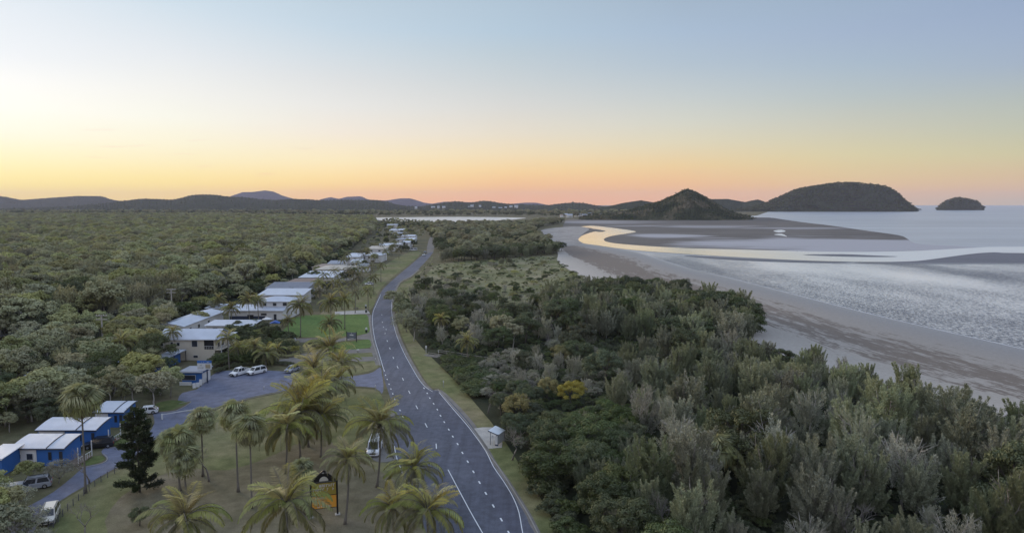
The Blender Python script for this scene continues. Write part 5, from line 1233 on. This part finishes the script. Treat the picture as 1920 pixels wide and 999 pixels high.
for p1, p2, h, yb, rf, rm, lb in fh:
    house(lb, p1, p2, h, yb, rf, 1.2, ww, rm, [('f', -.5, h - 2, 1.8, 1.2), ('f', .4, h - 2, 1.8, 1.2)], far=True, over=.4)
# caravan park
e, w_, d_, X, Y = house('blue open-sided office with a tilted pale roof beside the motel wall', (272, 678), (303, 677), 3.0, 656, 'flat', .1, wb, rw, [('f', .5, 1, 1.4, 1.1)], 'office', 'building', over=1.2)
for k in (-1, 0, 1): MB().box(X - .2, k * (Y - .3), 0, .14, .14, 3.0).build('post', trimd, e)
e, w_, d_, X, Y = house('blue and white reception with grey roof under the small signboard', (334, 698), (379, 698), 2.9, 686.5, 'flat', .1, wb, rg, [('f', -.35, .9, 3.4, 1.2)], 'reception', 'building', over=.5, door=None)
MB().box(-w_ * .2, -d_ / 2 - 1.3, 0, w_ * .6, .15, .8).build('front_wall', ww, e)
MB().box(w_ / 2 + .06, 0, 0, .1, d_ * .9, 2.4).build('side_panel', ww, e)
for lb, p1, p2, yb, dp in (('lowest blue and white cabin with an arched pale roof', (16, 842), (120, 842), 817, 9), ('middle blue cabin with an arched pale roof, behind the lowest one', (64, 807.5), (180, 807.5), 786, 9), ('third blue cabin with a pale roof, farthest up the drive', (172, 774), (232, 774), 754, 9)):
    e, w_, d_, X, Y = house(lb, p1, p2, 2.9, yb, 'barrel', .8, wb, rw, [], 'cabin', 'cabin', over=.3, depth=4.8)
    MB().box(-w_ * .26, -d_ / 2 - .04, 0, w_ * .44, .10, 2.75).build('wall_panel', ww, e)
    window(e, -w_ * .16, -d_ / 2 - .09, 1.05, 1.1, 1.1, 'f', trimw); window(e, -w_ * .40, -d_ / 2 - .09, 1.3, .9, .6, 'f', trimd); window(e, w_ * .22, -d_ / 2, 1.0, .5, 1.3, 'f', trimd)
    MB().box(w_ / 2 - .55, -d_ / 2 - .05, 0, .5, .08, 2.4).build('door', trimd, e)
    MB().box(w_ / 2 + 1.0, 0, .1, 2.2, d_ * .9, .15).build('porch_deck', deck, e)
    rl = MB(); [rl.box(w_ / 2 + 2.0, -d_ * .42 + k * d_ * .14, .2, .06, .06, .9) for k in range(7)]; rl.box(w_ / 2 + 2.0, 0, 1.05, .07, d_ * .86, .07); rl.build('railing', trimw, e)
    for k in (-1, 1): MB().box(w_ / 2 + 2.0, k * d_ * .43, 0, .12, .12, 2.9).build('porch_post', trimw, e)
house('white-roofed building glimpsed among the garden trees at the left edge', (36, 712), (82, 712), 3.2, 703, 'gable', 1.0, ww, rw, [], 'park_building', 'building')
house('white wall and roof glimpsed behind the very dark tree', (205, 690), (228, 690), 3.2, 680, 'gable', 1.0, ww, rw, [], 'park_building', 'building')
house('blue-walled cabin cut by the left edge', (-40, 862), (2, 862), 2.8, 848, 'skillion', .6, wb, rw, [], 'cabin', 'cabin')
# settlement on the far ridge and by the distant river
hs = [(880, 389), (892, 391), (905, 390), (915, 391), (926, 390), (938, 391), (948, 390), (958, 388), (968, 387), (900, 387), (885, 386.5), (812, 389), (822, 388.5), (832, 389), (660, 390), (780, 389.5)]
for i, (x, y) in enumerate(hs):
    p = ZY(x, y, 4500 if x > 700 else 4700); e = empty('hill_house', (p.x, p.y, p.z - 4), 0, 'tiny white house on the distant wooded ridge', 'house', 'white houses on the distant ridge')
    s = 14 + (i % 3) * 5; MB().box(0, 0, -12, s, 12, 20).build('wall', ww, e); MB().prism([(-7, 8), (7, 8), (0, 12)], 'x', -s / 2 - 1, s / 2 + 1).build('roof', rw, e)
vs = [(1053, 408.5), (1060, 407), (1068, 408), (1080, 406.5), (1088, 406), (1096, 407.5), (1110, 407), (1118, 406), (1128, 406.5), (1138, 405.5), (1105, 405)]
for i, (x, y) in enumerate(vs):
    p = G(x, y); e = empty('village_house', (p.x, p.y, 0), 0, 'small pale house of the village at the foot of the ridge', 'house', 'village houses beyond the flats')
    s = 9 + (i % 3) * 4; hh = 9; MB().box(0, 0, 0, s, 9, hh - 1).build('wall', wc if i % 2 else ww, e); MB().prism([(-5, hh - 1), (5, hh - 1), (0, hh + 2)], 'x', -s / 2 - .5, s / 2 + .5).build('roof', rw if i % 3 else rt, e)

# ------------------------------------------------------------------ vehicles
tyre_m = simple('tyre_rubber', (.02, .02, .02), .9, .1, 5); rim_m = simple('wheel_rim', (.35, .36, .38), .4, .1, 5, metal=.6); lamp_m = simple('headlamp_lens', (.65, .66, .68), .15, .05, 5); red_m = simple('tail_lamp_lens', (.35, .02, .02), .2, .05, 5); plate_m = simple('number_plate', (.7, .7, .66), .5, .05, 5); blackp = simple('black_plastic', (.02, .02, .022), .6, .1, 5)
def paint(n, c): return simple(n, c, .28, .03, 1, spec=.6)
pw = paint('white_car_paint', (.74, .76, .78)); ps = paint('silver_car_paint', (.30, .32, .36)); pb = paint('black_car_paint', (.015, .016, .02)); pe = paint('champagne_car_paint', (.60, .57, .50)); pdb = paint('grey_car_paint', (.12, .14, .19))
def vehicle(kind, px, py, rz, col, label, group=None, name='parked_car', cat='car', L=4.6, W=1.86, scale=1.0):
    """front looks along local -y"""
    p = G(px, py); e = empty(name, (p.x, p.y, .012), rz, label, cat, group); hw = W / 2; e.scale = (scale,) * 3
    Hb = {'suv': .98, 'ute': 1.0, 'hatch': .88, 'van': 1.1}[kind]; Ht = {'suv': 1.72, 'ute': 1.80, 'hatch': 1.47, 'van': 2.3}[kind]
    f = -L / 2; b = L / 2
    low = [(f, .38), (f - .03, .60), (f + .06, .80), (f + .95, Hb), (b - .10, Hb + .02), (b, .85), (b, .36), (b - .15, .26), (f + .15, .26)]
    if kind == 'van': low = [(f, .38), (f - .03, .7), (f + .10, .95), (f + .75, Hb + .1), (b - .05, Hb + .1), (b, .9), (b, .30), (f + .15, .28)]
    mb = MB(); n = len(low); b0 = 0
    for x, s in ((-hw, .93), (-hw + .09, 1.0), (hw - .09, 1.0), (hw, .93)):
        for y, z in low: mb.v.append((x, y * (1 if s == 1 else .975), .26 + (z - .26) * (1 if s == 1 else .93)))
    for k in range(3):
        for i in range(n): j = (i + 1) % n; mb.f.append((k * n + i, k * n + j, (k + 1) * n + j, (k + 1) * n + i))
    mb.f.append(tuple(range(n))[::-1]); mb.f.append(tuple(3 * n + i for i in range(n)))
    body = mb.build('body', col, e)
    c0, c1, c2, c3 = {'suv': (f + 1.05, f + 1.75, b - .45, b - .08), 'ute': (f + 1.15, f + 1.75, f + 3.2, f + 3.45), 'hatch': (f + .95, f + 1.75, b - .9, b - .12), 'van': (f + .60, f + 1.2, b - .06, b - .02)}[kind]
    hz = Hb - .03; ti = .16; tp = hw - .17
    cab = MB(); cab.v += [(-hw + .06, c0, hz), (hw - .06, c0, hz), (hw - .06, c3, hz), (-hw + .06, c3, hz), (-tp, c1, Ht), (tp, c1, Ht), (tp, c2, Ht), (-tp, c2, Ht)]
    cab.f += [(4, 5, 6, 7), (0, 1, 5, 4), (1, 2, 6, 5), (2, 3, 7, 6), (3, 0, 4, 7)]; cab.build('cabin', col, e)
    def panel(q, inset, nm, m, off):
        q = [Vector(a) for a in q]; c = sum(q, Vector()) / 4; nn = (q[1] - q[0]).cross(q[3] - q[0]).normalized()
        if nn.dot(c - Vector((0, 0, .9))) < 0: nn = -nn
        MB().quad(*[a + (c - a) * inset + nn * off for a in q]).build(nm, m, e)
    V = cab.v; panel([V[0], V[1], V[5], V[4]], .13, 'windscreen', gl, .012)
    if kind != 'van' or True: panel([V[3], V[2], V[6], V[7]], .16, 'rear_window', gl, .012)
    for a, b2, c, d in ((1, 2, 6, 5), (3, 0, 4, 7)):
        q = [Vector(V[i]) for i in (a, b2, c, d)]; m0, m1 = (q[0] + q[1]) / 2, (q[3] + q[2]) / 2
        for s0, s1, t0, t1 in ((q[0], m0, q[3], m1), (m0, q[1], m1, q[2])): panel([s0, s1, t1, t0], .14, 'side_window', gl, .012)
    if kind == 'ute':
        tb = MB(); y0, y1 = c3 + .05, b - .02; hw2 = hw - .06
        tb.box(-hw2, (y0 + y1) / 2, Hb - .02, .07, y1 - y0, .22); tb.box(hw2, (y0 + y1) / 2, Hb - .02, .07, y1 - y0, .22); tb.box(0, y1, Hb - .02, 2 * hw2, .07, .22); tb.build('tray_side', col, e)
        MB().box(0, (y0 + y1) / 2, Hb + .02, 2 * hw2 - .1, y1 - y0 - .1, .02).build('tray_floor', blackp, e)
        MB().box(.25, (c1 + c2) / 2 + .3, Ht, .35, .35, .28).build('roof_beacon', trimw, e)
    if kind in ('suv', 'van'):
        for s in (-1, 1): MB().box(s * (tp - .1), (c1 + c2) / 2, Ht + .01, .05, (c2 - c1) * .85, .06).build('roof_rail', blackp if kind == 'suv' else trimw, e)
    for s in (-1, 1):
        MB().box(s * (hw - .30), f - .02, .62, .42, .10, .17).build('headlight', lamp_m, e); MB().box(s * (hw - .14), b - .02, .72, .16, .08, .28).build('tail_light', red_m, e)
        MB().box(s * (hw + .10), c0 + .22, Hb + .0, .2, .13, .17).build('mirror', col, e)
    MB().box(0, f - .035, .50, W * .52, .08, .24).build('grille', blackp, e); MB().box(0, f - .055, .30, W * .86, .12, .18).build('bumper', blackp if kind in ('ute', 'suv') else col, e); MB().box(0, f - .125, .40, .42, .02, .12).build('number_plate', plate_m, e)
    for sx_ in (-1, 1):
        for yy in (f + .82, b - .85):
            x = sx_ * (hw - .09); t = MB().tube([(x - .11, yy, .34), (x + .11, yy, .34)], .34, 14).build('wheel', tyre_m, e); MB().tube([(x - .12, yy, .34), (x + .12, yy, .34)], .2, 10).build('rim', rim_m, t)
    return e
vehicle('ute', 450, 702, -.55 + .1, pw, 'white twin-cab utility truck with a beacon, first in the car park row', 'vehicles in the car park', 'utility_truck', 'utility truck', L=5.2)
vehicle('suv', 481, 700, -.62, pw, 'white family car with dark windows parked beside the utility truck', 'vehicles in the car park', L=4.9)
vehicle('hatch', 548, 696, -.30, ps, 'small silver-grey car parked at the hedge end near the palms', 'vehicles in the car park', L=4.2)
vehicle('hatch', 541, 640, -1.9, pw, 'white car on the narrow drive beside the bright lawn', L=4.4)
vehicle('suv', 186, 838, -1.25, pb, 'black off-road car beside the middle blue cabin', L=4.8)
vehicle('hatch', 274, 775, -1.2, pw, 'white car half hidden behind the pine top at the third cabin', L=4.4)
vehicle('suv', 93, 973, .42, pe, 'dusty cream off-road car with black bull bar at the drive end', L=4.9)
vehicle('suv', 62, 915, -1.1, ps, 'silver off-road car behind the twiggy shrub', L=4.8)
vehicle('hatch', 25, 925, -1.1, ps, 'low grey car behind the twiggy shrub, nearer the left edge', L=4.2)
vehicle('van', 703, 846, .06, pw, 'white van parked in the lay-by behind a palm', name='parked_van', cat='van', L=5.6, W=2.0)
vehicle('hatch', 692, 534, -1.2, pw, 'white car parked on the grass by the far palms', L=4.4)
vehicle('suv', 795, 480, -.2, pw, 'white car driving at the far end of the road', name='car', L=4.7)
vehicle('van', 775, 469.5, -1.5, pw, 'white long vehicle parked on the verge at the road end', name='parked_van', cat='van', L=7, W=2.2)
vehicle('hatch', 797, 474, 0, ps, 'small car behind the white one at the far road end', name='car')
# white things by the reception
for i, (x, y, w0) in enumerate([(364, 727, .8), (371, 725, .7), (377, 722, 1.1)]):
    p = G(x, y); e = empty('sandwich_board', (p.x, p.y, .02), .6 - i * .3, ['white folding board nearest the kerb by the reception', 'white folding board in the middle of the three by the reception', 'taller white folding board closest to the sign post'][i], 'sign')
    for s in (-1, 1): MB().prism([(s * .25, 0), (s * .30, 0), (.05 * s, w0 + .3), (0, w0 + .3)], 'x', -.35, .35).build('panel', trimw, e)

# ------------------------------------------------------------------ signs and street furniture
def text(txt, parent, loc, size, m, rot=(math.pi / 2, 0, 0), name='lettering', align='CENTER', sx_=1.0):
    cu = bpy.data.curves.new(name, 'FONT'); cu.body = txt; cu.size = size; cu.align_x = align; cu.align_y = 'CENTER'; cu.extrude = .004; cu.space_line = .9
    tmp = bpy.data.objects.new(name, cu); me = tmp.to_mesh(); me2 = me.copy(); tmp.to_mesh_clear(); bpy.data.objects.remove(tmp); bpy.data.curves.remove(cu); me2.name = name
    return link(name, me2, m, parent, loc, rot, (sx_, 1, 1))
p = G(633, 963); p2 = G(584, 969)
orange = simple('orange_sign_face', (.80, .37, .05), .5, .05, 1); olive = simple('olive_sign_face', (.36, .28, .05), .5, .1, 1); blacks = simple('black_sign_frame', (.012, .012, .012), .5, .1, 2); gold = simple('pale_emblem', (.62, .61, .52), .6, .1, 2)
dx, dy = p.x - p2.x, p.y - p2.y; wS = math.hypot(dx, dy); rzS = math.atan2(dy, dx); hS = height_from(963, 897)
e = empty('roadside_sign', ((p.x + p2.x) / 2, (p.y + p2.y) / 2, 0), rzS, 'tall orange and black roadside sign with a gabled top between the palms', 'sign')
for s in (-1, 1):
    MB().box(s * wS / 2, 0, -.1, .24, .24, hS + .1).build('post', blacks, e); MB().box(s * wS / 2, 0, 0, .7, .7, .1, taper=.8).build('footing', m_conc, e)
hb1 = height_from(963, 897) * .32; zc = hS * .60
zb, zm, zt = hS * .235, hS * .60, hS * .97
MB().box(0, 0, zb, wS - .24, .14, zm - zb - .08).build('sign_panel', orange, e); MB().box(0, 0, zm + .03, wS - .24, .14, zt - zm - .06).build('sign_panel', olive, e)
fr = MB(); [fr.box(0, 0, z, wS - .24, .2, .07) for z in (zb - .08, zm - .05, zt - .02)]; fr.build('sign_rail', blacks, e)
MB().prism([(-wS / 2 - .1, hS), (wS / 2 + .1, hS), (.1, hS + wS * .46), (-.1, hS + wS * .46)], 'y', -.1, .1).build('gable', blacks, e)
arc = MB(); n = 14
arc.prism([(math.cos(math.pi * k / n) * wS * .17, hS + .10 + math.sin(math.pi * k / n) * wS * .18) for k in range(n + 1)], 'y', -.13, -.10); arc.build('emblem', gold, e)
wt = simple('white_lettering', (.66, .64, .62), .6, .05, 2); dkl = simple('dark_lettering', (.12, .11, .02), .6, .05, 2)
rg_ = random.Random(5)
def scribble(parent, x0, x1, z, h, m, y=-.085, dens=.8):
    """rows of lettering too worn and small to read"""
    mb = MB(); x = x0
    while x < x1:
        w0 = h * rg_.uniform(.35, .7)
        if rg_.random() < dens:
            k = rg_.choice((0, 1, 2)); t = h * .2
            mb.box(x + t / 2, y, z, t, .012, h)
            if k != 1: mb.box(x + w0 / 2 + t * .5, y, z + h - t, w0 - t, .012, t)
            if k != 0: mb.box(x + w0 / 2 + t * .5, y, z + h * .42, w0 - t, .012, t)
            if k == 2: mb.box(x + w0 - t * .3, y, z, t, .012, h * .9)
        x += w0 + h * .22
    if mb.v: mb.build('lettering', m, parent)
a0, a1 = -wS / 2 + .3, wS / 2 - .35
scribble(e, a0 + .8, a1, zt - .62, .40, wt, dens=.95); scribble(e, a0, a1 - .1, zt - 1.12, .36, wt, dens=.95)
scribble(e, a0, 0.3, zm - .42, .2, wt); scribble(e, a0, 0.1, zm - .75, .15, dkl); scribble(e, a0, .3, zm - 1.02, .15, dkl); scribble(e, a0, 0, zm - 1.28, .15, dkl); scribble(e, a0 + .5, 1.0, zb + .12, .18, wt); scribble(e, a0, -.6, zm - 1.5, .14, dkl)
scribble(e, -.35, .4, hS + wS * .33, .16, wt, y=-.11); scribble(e, -.7, .6, hS + .14, .22, wt, y=-.14)
# small sign by reception
p = G(389, 718); e = empty('signboard', (p.x, p.y, 0), 0, 'blue and white signboard on one dark post by the reception', 'sign'); h0 = height_from(718, 691.5); h1 = height_from(718, 675)
k_ = p.y / F; wB = 26.5 * k_ * 1.02
MB().box(0, .1, -.1, .22, .22, h0 + .1).build('post', wnavy, e); MB().box(-.55, 0, h0, wB, .16, (h1 - h0) * .72).build('sign_panel', trimw, e); MB().box(-.55, 0, h0 + (h1 - h0) * .72, wB, .18, (h1 - h0) * .28).build('header', wb, e)
hh = h1 - h0; scribble(e, -.55 - wB * .44, -.55 - wB * .06, h0 + hh * .12, hh * .14, wgr, dens=.9); scribble(e, -.55 - wB * .3, -.55 - wB * .15, h0 + hh * .38, hh * .2, wgr, dens=1)
MB().box(-.55 + wB * .25, -.09, h0 + hh * .12, wB * .34, .012, hh * .48).build('picture', simple('sign_picture', (.38, .34, .26), .6, .3, 2), e); scribble(e, -.55 + wB * .1, -.55 + wB * .4, h0 + hh * .28, hh * .12, simple('ochre_lettering', (.35, .24, .05), .6, .1, 2), y=-.10)
scribble(e, -.55 - wB * .4, -.55 + wB * .4, h0 + hh * .80, hh * .10, trimw, y=-.10, dens=.4)
# park sign
p = G(668.5, 641); p0 = G(650.5, 640); e = empty('park_sign', ((p.x + p0.x) / 2, (p.y + p0.y) / 2, 0), math.atan2(p.y - p0.y, p.x - p0.x), 'grey sign with a pale boat-like emblem between two dark posts at the lawn corner', 'sign')
hP = height_from(641, 621.5); wP = (p - p0).length
for s in (-1, 1): MB().box(s * wP / 2, 0, -.1, .2, .2, hP + .1).build('post', postd, e)
gs = simple('blue_grey_sign', (.15, .165, .205), .6, .1, 1); MB().box(0, 0, hP * .30, wP - .3, .1, hP * .62).build('sign_panel', gs, e)
MB().prism([(-.12, hP * .78), (.12, hP * .78), (0, hP * .90)], 'y', -.07, -.052).build('emblem', trimw, e); MB().box(0, -.06, hP * .60, wP * .38, .014, hP * .12).build('emblem', trimw, e); scribble(e, -wP * .22, wP * .22, hP * .34, .17, trimw, y=-.06, dens=1)
# bus shelter
p = G(932, 831); e = empty('bus_shelter', (p.x, p.y, .05), -.42, 'small bus shelter with a white sloped roof and side panel on a concrete pad', 'bus shelter'); e.scale = (.72,) * 3; e.scale.z = .95
MB().prism([(-1.4, 2.65), (1.3, 2.1), (1.3, 2.2), (-1.4, 2.77)], 'y', -2.0, 2.0).build('roof', simple('white_shelter_roof', (.66, .70, .74), .4, .08, 1), e)
fm_ = MB(); fm_.prism([(-1.4, 2.58), (1.3, 2.03), (1.3, 2.17), (-1.4, 2.72)], 'y', -2.08, -2.02); fm_.prism([(-1.4, 2.58), (1.3, 2.03), (1.3, 2.17), (-1.4, 2.72)], 'y', 2.02, 2.08); fm_.box(-1.44, 0, 2.6, .08, 4.1, .13); fm_.build('fascia', wnavy, e)
for x, y in ((-1.0, -1.7), (-1.0, 1.7), (1.1, -1.85), (1.1, 1.85)): MB().box(x, y, 0, .1, .1, 2.3).build('post', wnavy, e)
MB().box(1.1, 0, .3, .06, 3.5, 1.75).build('rear_panel', trimw, e); MB().box(.72, -1.85, .35, .75, .05, 1.5).build('side_panel', trimw, e); MB().box(.72, -1.85, .05, .75, .08, .24).build('side_panel', wnavy, e)
MB().box(.75, .1, .42, .45, 2.6, .06).build('bench', trimw, e)
p = G(923.5, 841); e = empty('bus_stop_post', (p.x, p.y, 0), 0, 'thin pale bus stop post at the edge of the concrete pad', 'post'); MB().tube([(0, 0, -.1), (0, 0, 2.4)], .04, 8).build('pole', trimw, e); MB().box(0, 0, 2.0, .34, .04, .42).build('flag', trimw, e)
# bins, bollards, letterbox, bench, tables
def bin_(x, y, lb, lid=trimw):
    p = G(x, y); e = empty('rubbish_bin', (p.x, p.y, 0), 0, lb, 'bin'); MB().box(0, 0, 0, .55, .6, .95, taper=1.12).build('body', simple('dark_green_plastic', (.015, .03, .02), .5, .1, 3), e); MB().box(0, 0, .95, .66, .7, .12, taper=.85).build('lid', lid, e); MB().box(0, 0, 1.07, .5, .5, .5).build('hood', trimw if lid is trimw else wgr, e)
bin_(687, 623, 'dark bin with a white lid beside the road at the lawn corner'); bin_(686.5, 586, 'dark bin beside the road above the lawn', wgr); bin_(686, 578, 'grey-topped bin behind the other above the lawn')
def post_(x, y, h, lb, w0=.14, m=trimw, cat='post', name='marker_post'):
    p = G(x, y); e = empty(name, (p.x, p.y, 0), 0, lb, cat); MB().box(0, 0, -.05, w0, w0 * .6, h * .8).build('shaft', simple('weathered_post', (.32, .32, .28), .8, .15, 3), e); MB().box(0, 0, h * .75, w0 * 1.5, w0 * .9, h * .3).build('cap', m, e)
post_(831.5, 726, 1.5, 'white-topped marker post on the grass verge right of the road'); post_(704, 679, 1.1, 'thin white marker post by the third driveway', .1)
post_(704, 733, 1.3, 'short white marker post at the lower corner of the side road', .12); post_(495, 731, .9, 'white bollard at the lower kerb of the car park', .1)
post_(671, 661, .9, 'squat white letterbox on the verge between two driveways', .42, cat='letterbox', name='letterbox'); post_(388, 716, 1.0, 'white bollard beside the signboard post', .2)
post_(799, 662, 2.0, 'thick white post at the end of the timber rail fence', .3); post_(822, 668, .0 + 1.6, 'slim pale post beside the thick white one', .1)
p = G(667.5, 580); e = empty('picnic_table', (p.x, p.y, 0), .2, 'dark picnic table on the footpath above the lawn', 'table'); MB().box(0, 0, .72, 1.9, .8, .06).build('tabletop', postd, e)
for s in (-1, 1): MB().box(0, s * .75, .42, 1.9, .28, .05).build('bench', postd, e); MB().box(s * .7, 0, 0, .1, 1.4, .72).build('leg', postd, e)
p = G(642.5, 590); e = empty('park_bench', (p.x, p.y, 0), 0, 'white slab bench at the top edge of the lawn', 'bench'); MB().box(0, 0, .4, 1.8, .5, .1).build('seat', trimw, e); [MB().box(s * .7, 0, 0, .12, .4, .4).build('leg', trimw, e) for s in (-1, 1)]
p = G(890, 669); 
# boom gate
a, b2 = G(304, 786), G(364, 776); e = empty('boom_gate', (a.x, a.y, 0), math.atan2(b2.y - a.y, b2.x - a.x), 'white boom gate across the caravan park drive', 'gate'); Lg = (b2 - a).length
MB().box(0, 0, 0, .28, .28, 1.1).build('post', trimw, e); MB().box(Lg, 0, 0, .12, .12, 1.2).build('post', wc, e); MB().box(Lg / 2, 0, .92, Lg, .08, .12).build('boom_arm', trimw, e)
# rail fences
def rail_fence(name, label, line, sp, h, m, rails=(.5, .95), pw_=.12, cat='fence', rail_t=.06):
    at, L = walk(line, 1); n = max(1, int(L / sp)); o0 = at(0); e = empty(name, o0, 0, label, cat)
    ps_ = [at(L * i / n) - o0 for i in range(n + 1)]; pm = MB().box(0, 0, -.1, pw_, pw_, h + .1).mesh('post', m)
    for q in ps_: link('post', pm, None, e, q)
    for i in range(n):
        a, b2 = ps_[i], ps_[i + 1]
        for z in rails: MB().tube([a + Vector((0, 0, h * z)), b2 + Vector((0, 0, h * z))], rail_t / 2, 4).build('rail', m, e)
wood_g = simple('weathered_timber', (.27, .25, .22), .85, .2, 5)
rail_fence('rail_fence', 'weathered timber rail fence beside the beach path right of the road', [(822, 663), (850, 667), (880, 672), (905, 676), (925, 679)], 2.4, 1.1, wood_g, rail_t=.14)
rail_fence('rail_fence', 'second weathered rail fence on the near side of the beach path', [(803, 667), (840, 673), (880, 679), (915, 682)], 2.4, 1.0, wood_g, rail_t=.14)
sheet('beach_path', [(800, 664), (850, 668.5), (905, 677), (950, 684), (945, 688), (900, 682), (840, 673), (800, 668)], .06, m_gravel, smooth=2)
rail_fence('wire_fence', 'low dark wire fence running between the drive and the palm lawn', [(262, 858), (235, 876), (205, 893), (175, 914), (150, 936), (120, 965), (95, 995), (60, 1035)], 1.6, 1.0, simple('rusty_wire', (.10, .10, .115), .8, .2, 5), rails=(.2, .4, .6, .8, 1.0), pw_=.07, rail_t=.03)
rail_fence('rail_fence', 'pale rail fence along the car park edge by the fan palms', [(388, 775), (410, 767), (435, 760), (460, 753)], 2.2, .7, wood_g, rails=(.9,), rail_t=.07)
# utility poles and wires
pm_ = simple('pole_timber', (.42, .39, .35), .9, .2, 4); wire_m = simple('wire', (.05, .05, .055), .6, .05, 2)
pl = [(-160, 720, 655), (193, 646, 604), (323, 594, 541), (393, 563, 530), (434, 551, 517), (460, 542, 518), (524, 514, 490), (558, 500, 477), (612, 482, 462), (643, 470, 453), (662, 461, 450)]
tops = []
for i, (x, yb, yt) in enumerate(pl):
    p = G(x, yb); h = min(19, max(9, height_from(yb, yt))); tops.append(Vector((p.x, p.y, h)))
    e = empty('utility_pole', (p.x, p.y, 0), .0, ['timber power pole outside the frame on the left', 'short timber power pole among the garden trees', 'tall timber power pole behind the long white roof', 'timber power pole behind the small shed', 'timber power pole left of the verandah house', 'slim power pole behind the slate-blue roof', 'slim power pole between slate-blue and white roofs', 'slim power pole at the forest edge above the white roof', 'distant power pole, third from the far end', 'distant power pole, second from the far end', 'distant power pole at the far end of the line'][i], 'power pole', 'power poles behind the houses')
    MB().tube([(0, 0, -.3), (0, 0, h)], [.30, .20], 8).build('shaft', pm_, e)
    for z in (h - .35, h - 1.5): MB().box(0, 0, z, 3.4, .2, .24).build('crossarm', pm_, e)
    for s in (-1.5, -.7, .7, 1.5): MB().tube([(s, 0, h - .15), (s, 0, h + .12)], .08, 6).build('insulator', trimw, e)
for i in range(len(tops) - 1):
    a, b2 = tops[i], tops[i + 1]; e = empty('overhead_wires', (a.x, a.y, 0), 0, 'sagging power lines on span %s of the pole row' % ['beyond the left edge', 'over the garden trees', 'over the long white roof', 'over the small shed', 'left of the verandah house', 'behind the slate-blue roof', 'behind the white roof', 'above the far roofs', 'far up the street', 'farthest up the street'][i], 'power line', 'spans of overhead wires')
    for s, dz in ((-1.5, 0), (-.7, 0), (.7, 0), (1.5, 0), (-.9, -1.3), (.9, -1.3)):
        pts_ = [a.lerp(b2, k / 8) - Vector((a.x, a.y, 0)) + Vector((s, 0, dz - 1.1 * 4 * (k / 8) * (1 - k / 8))) for k in range(9)]; MB().tube(pts_, .022, 3, False).build('wire', wire_m, e)
# street lamp far up and shade umbrella by the white house
p = G(501, 609); e = empty('shade_umbrella', (p.x, p.y, 0), 0, 'pale open shade umbrella in front of the verandah house', 'umbrella'); MB().tube([(0, 0, 0), (0, 0, 2.4)], .04, 6).build('pole', trimw, e); MB().tube([(0, 0, 2.1), (0, 0, 2.75)], [1.7, .05], 8, False).build('canopy', trimw, e)
p = G(516, 616); e = empty('marquee', (p.x, p.y, 0), .2, 'small blue sun tent in front of the verandah house', 'tent'); MB().prism([(-1.6, 2), (1.6, 2), (0, 2.7)], 'y', -1.5, 1.5).build('canopy', simple('blue_canvas', (.05, .12, .38), .8, .1, 2), e); [MB().tube([(a, b, 0), (a, b, 2)], .04, 5).build('pole', trimw, e) for a in (-1.4, 1.4) for b in (-1.3, 1.3)]

# ------------------------------------------------------------------ air
m = bpy.data.materials.new('haze_air'); m.use_nodes = True; t = m.node_tree; t.nodes.clear()
o_ = t.nodes.new('ShaderNodeOutputMaterial'); pv = t.nodes.new('ShaderNodeVolumePrincipled'); pv.inputs['Density'].default_value = 3.4e-5; pv.inputs['Color'].default_value = (.80, .80, 1, 1); pv.inputs['Anisotropy'].default_value = .0
t.links.new(pv.outputs[0], o_.inputs['Volume'])
hz = MB().box(0, 8800, -1, 54000, 18600, 345).build('haze', m); hz['kind'] = 'stuff'
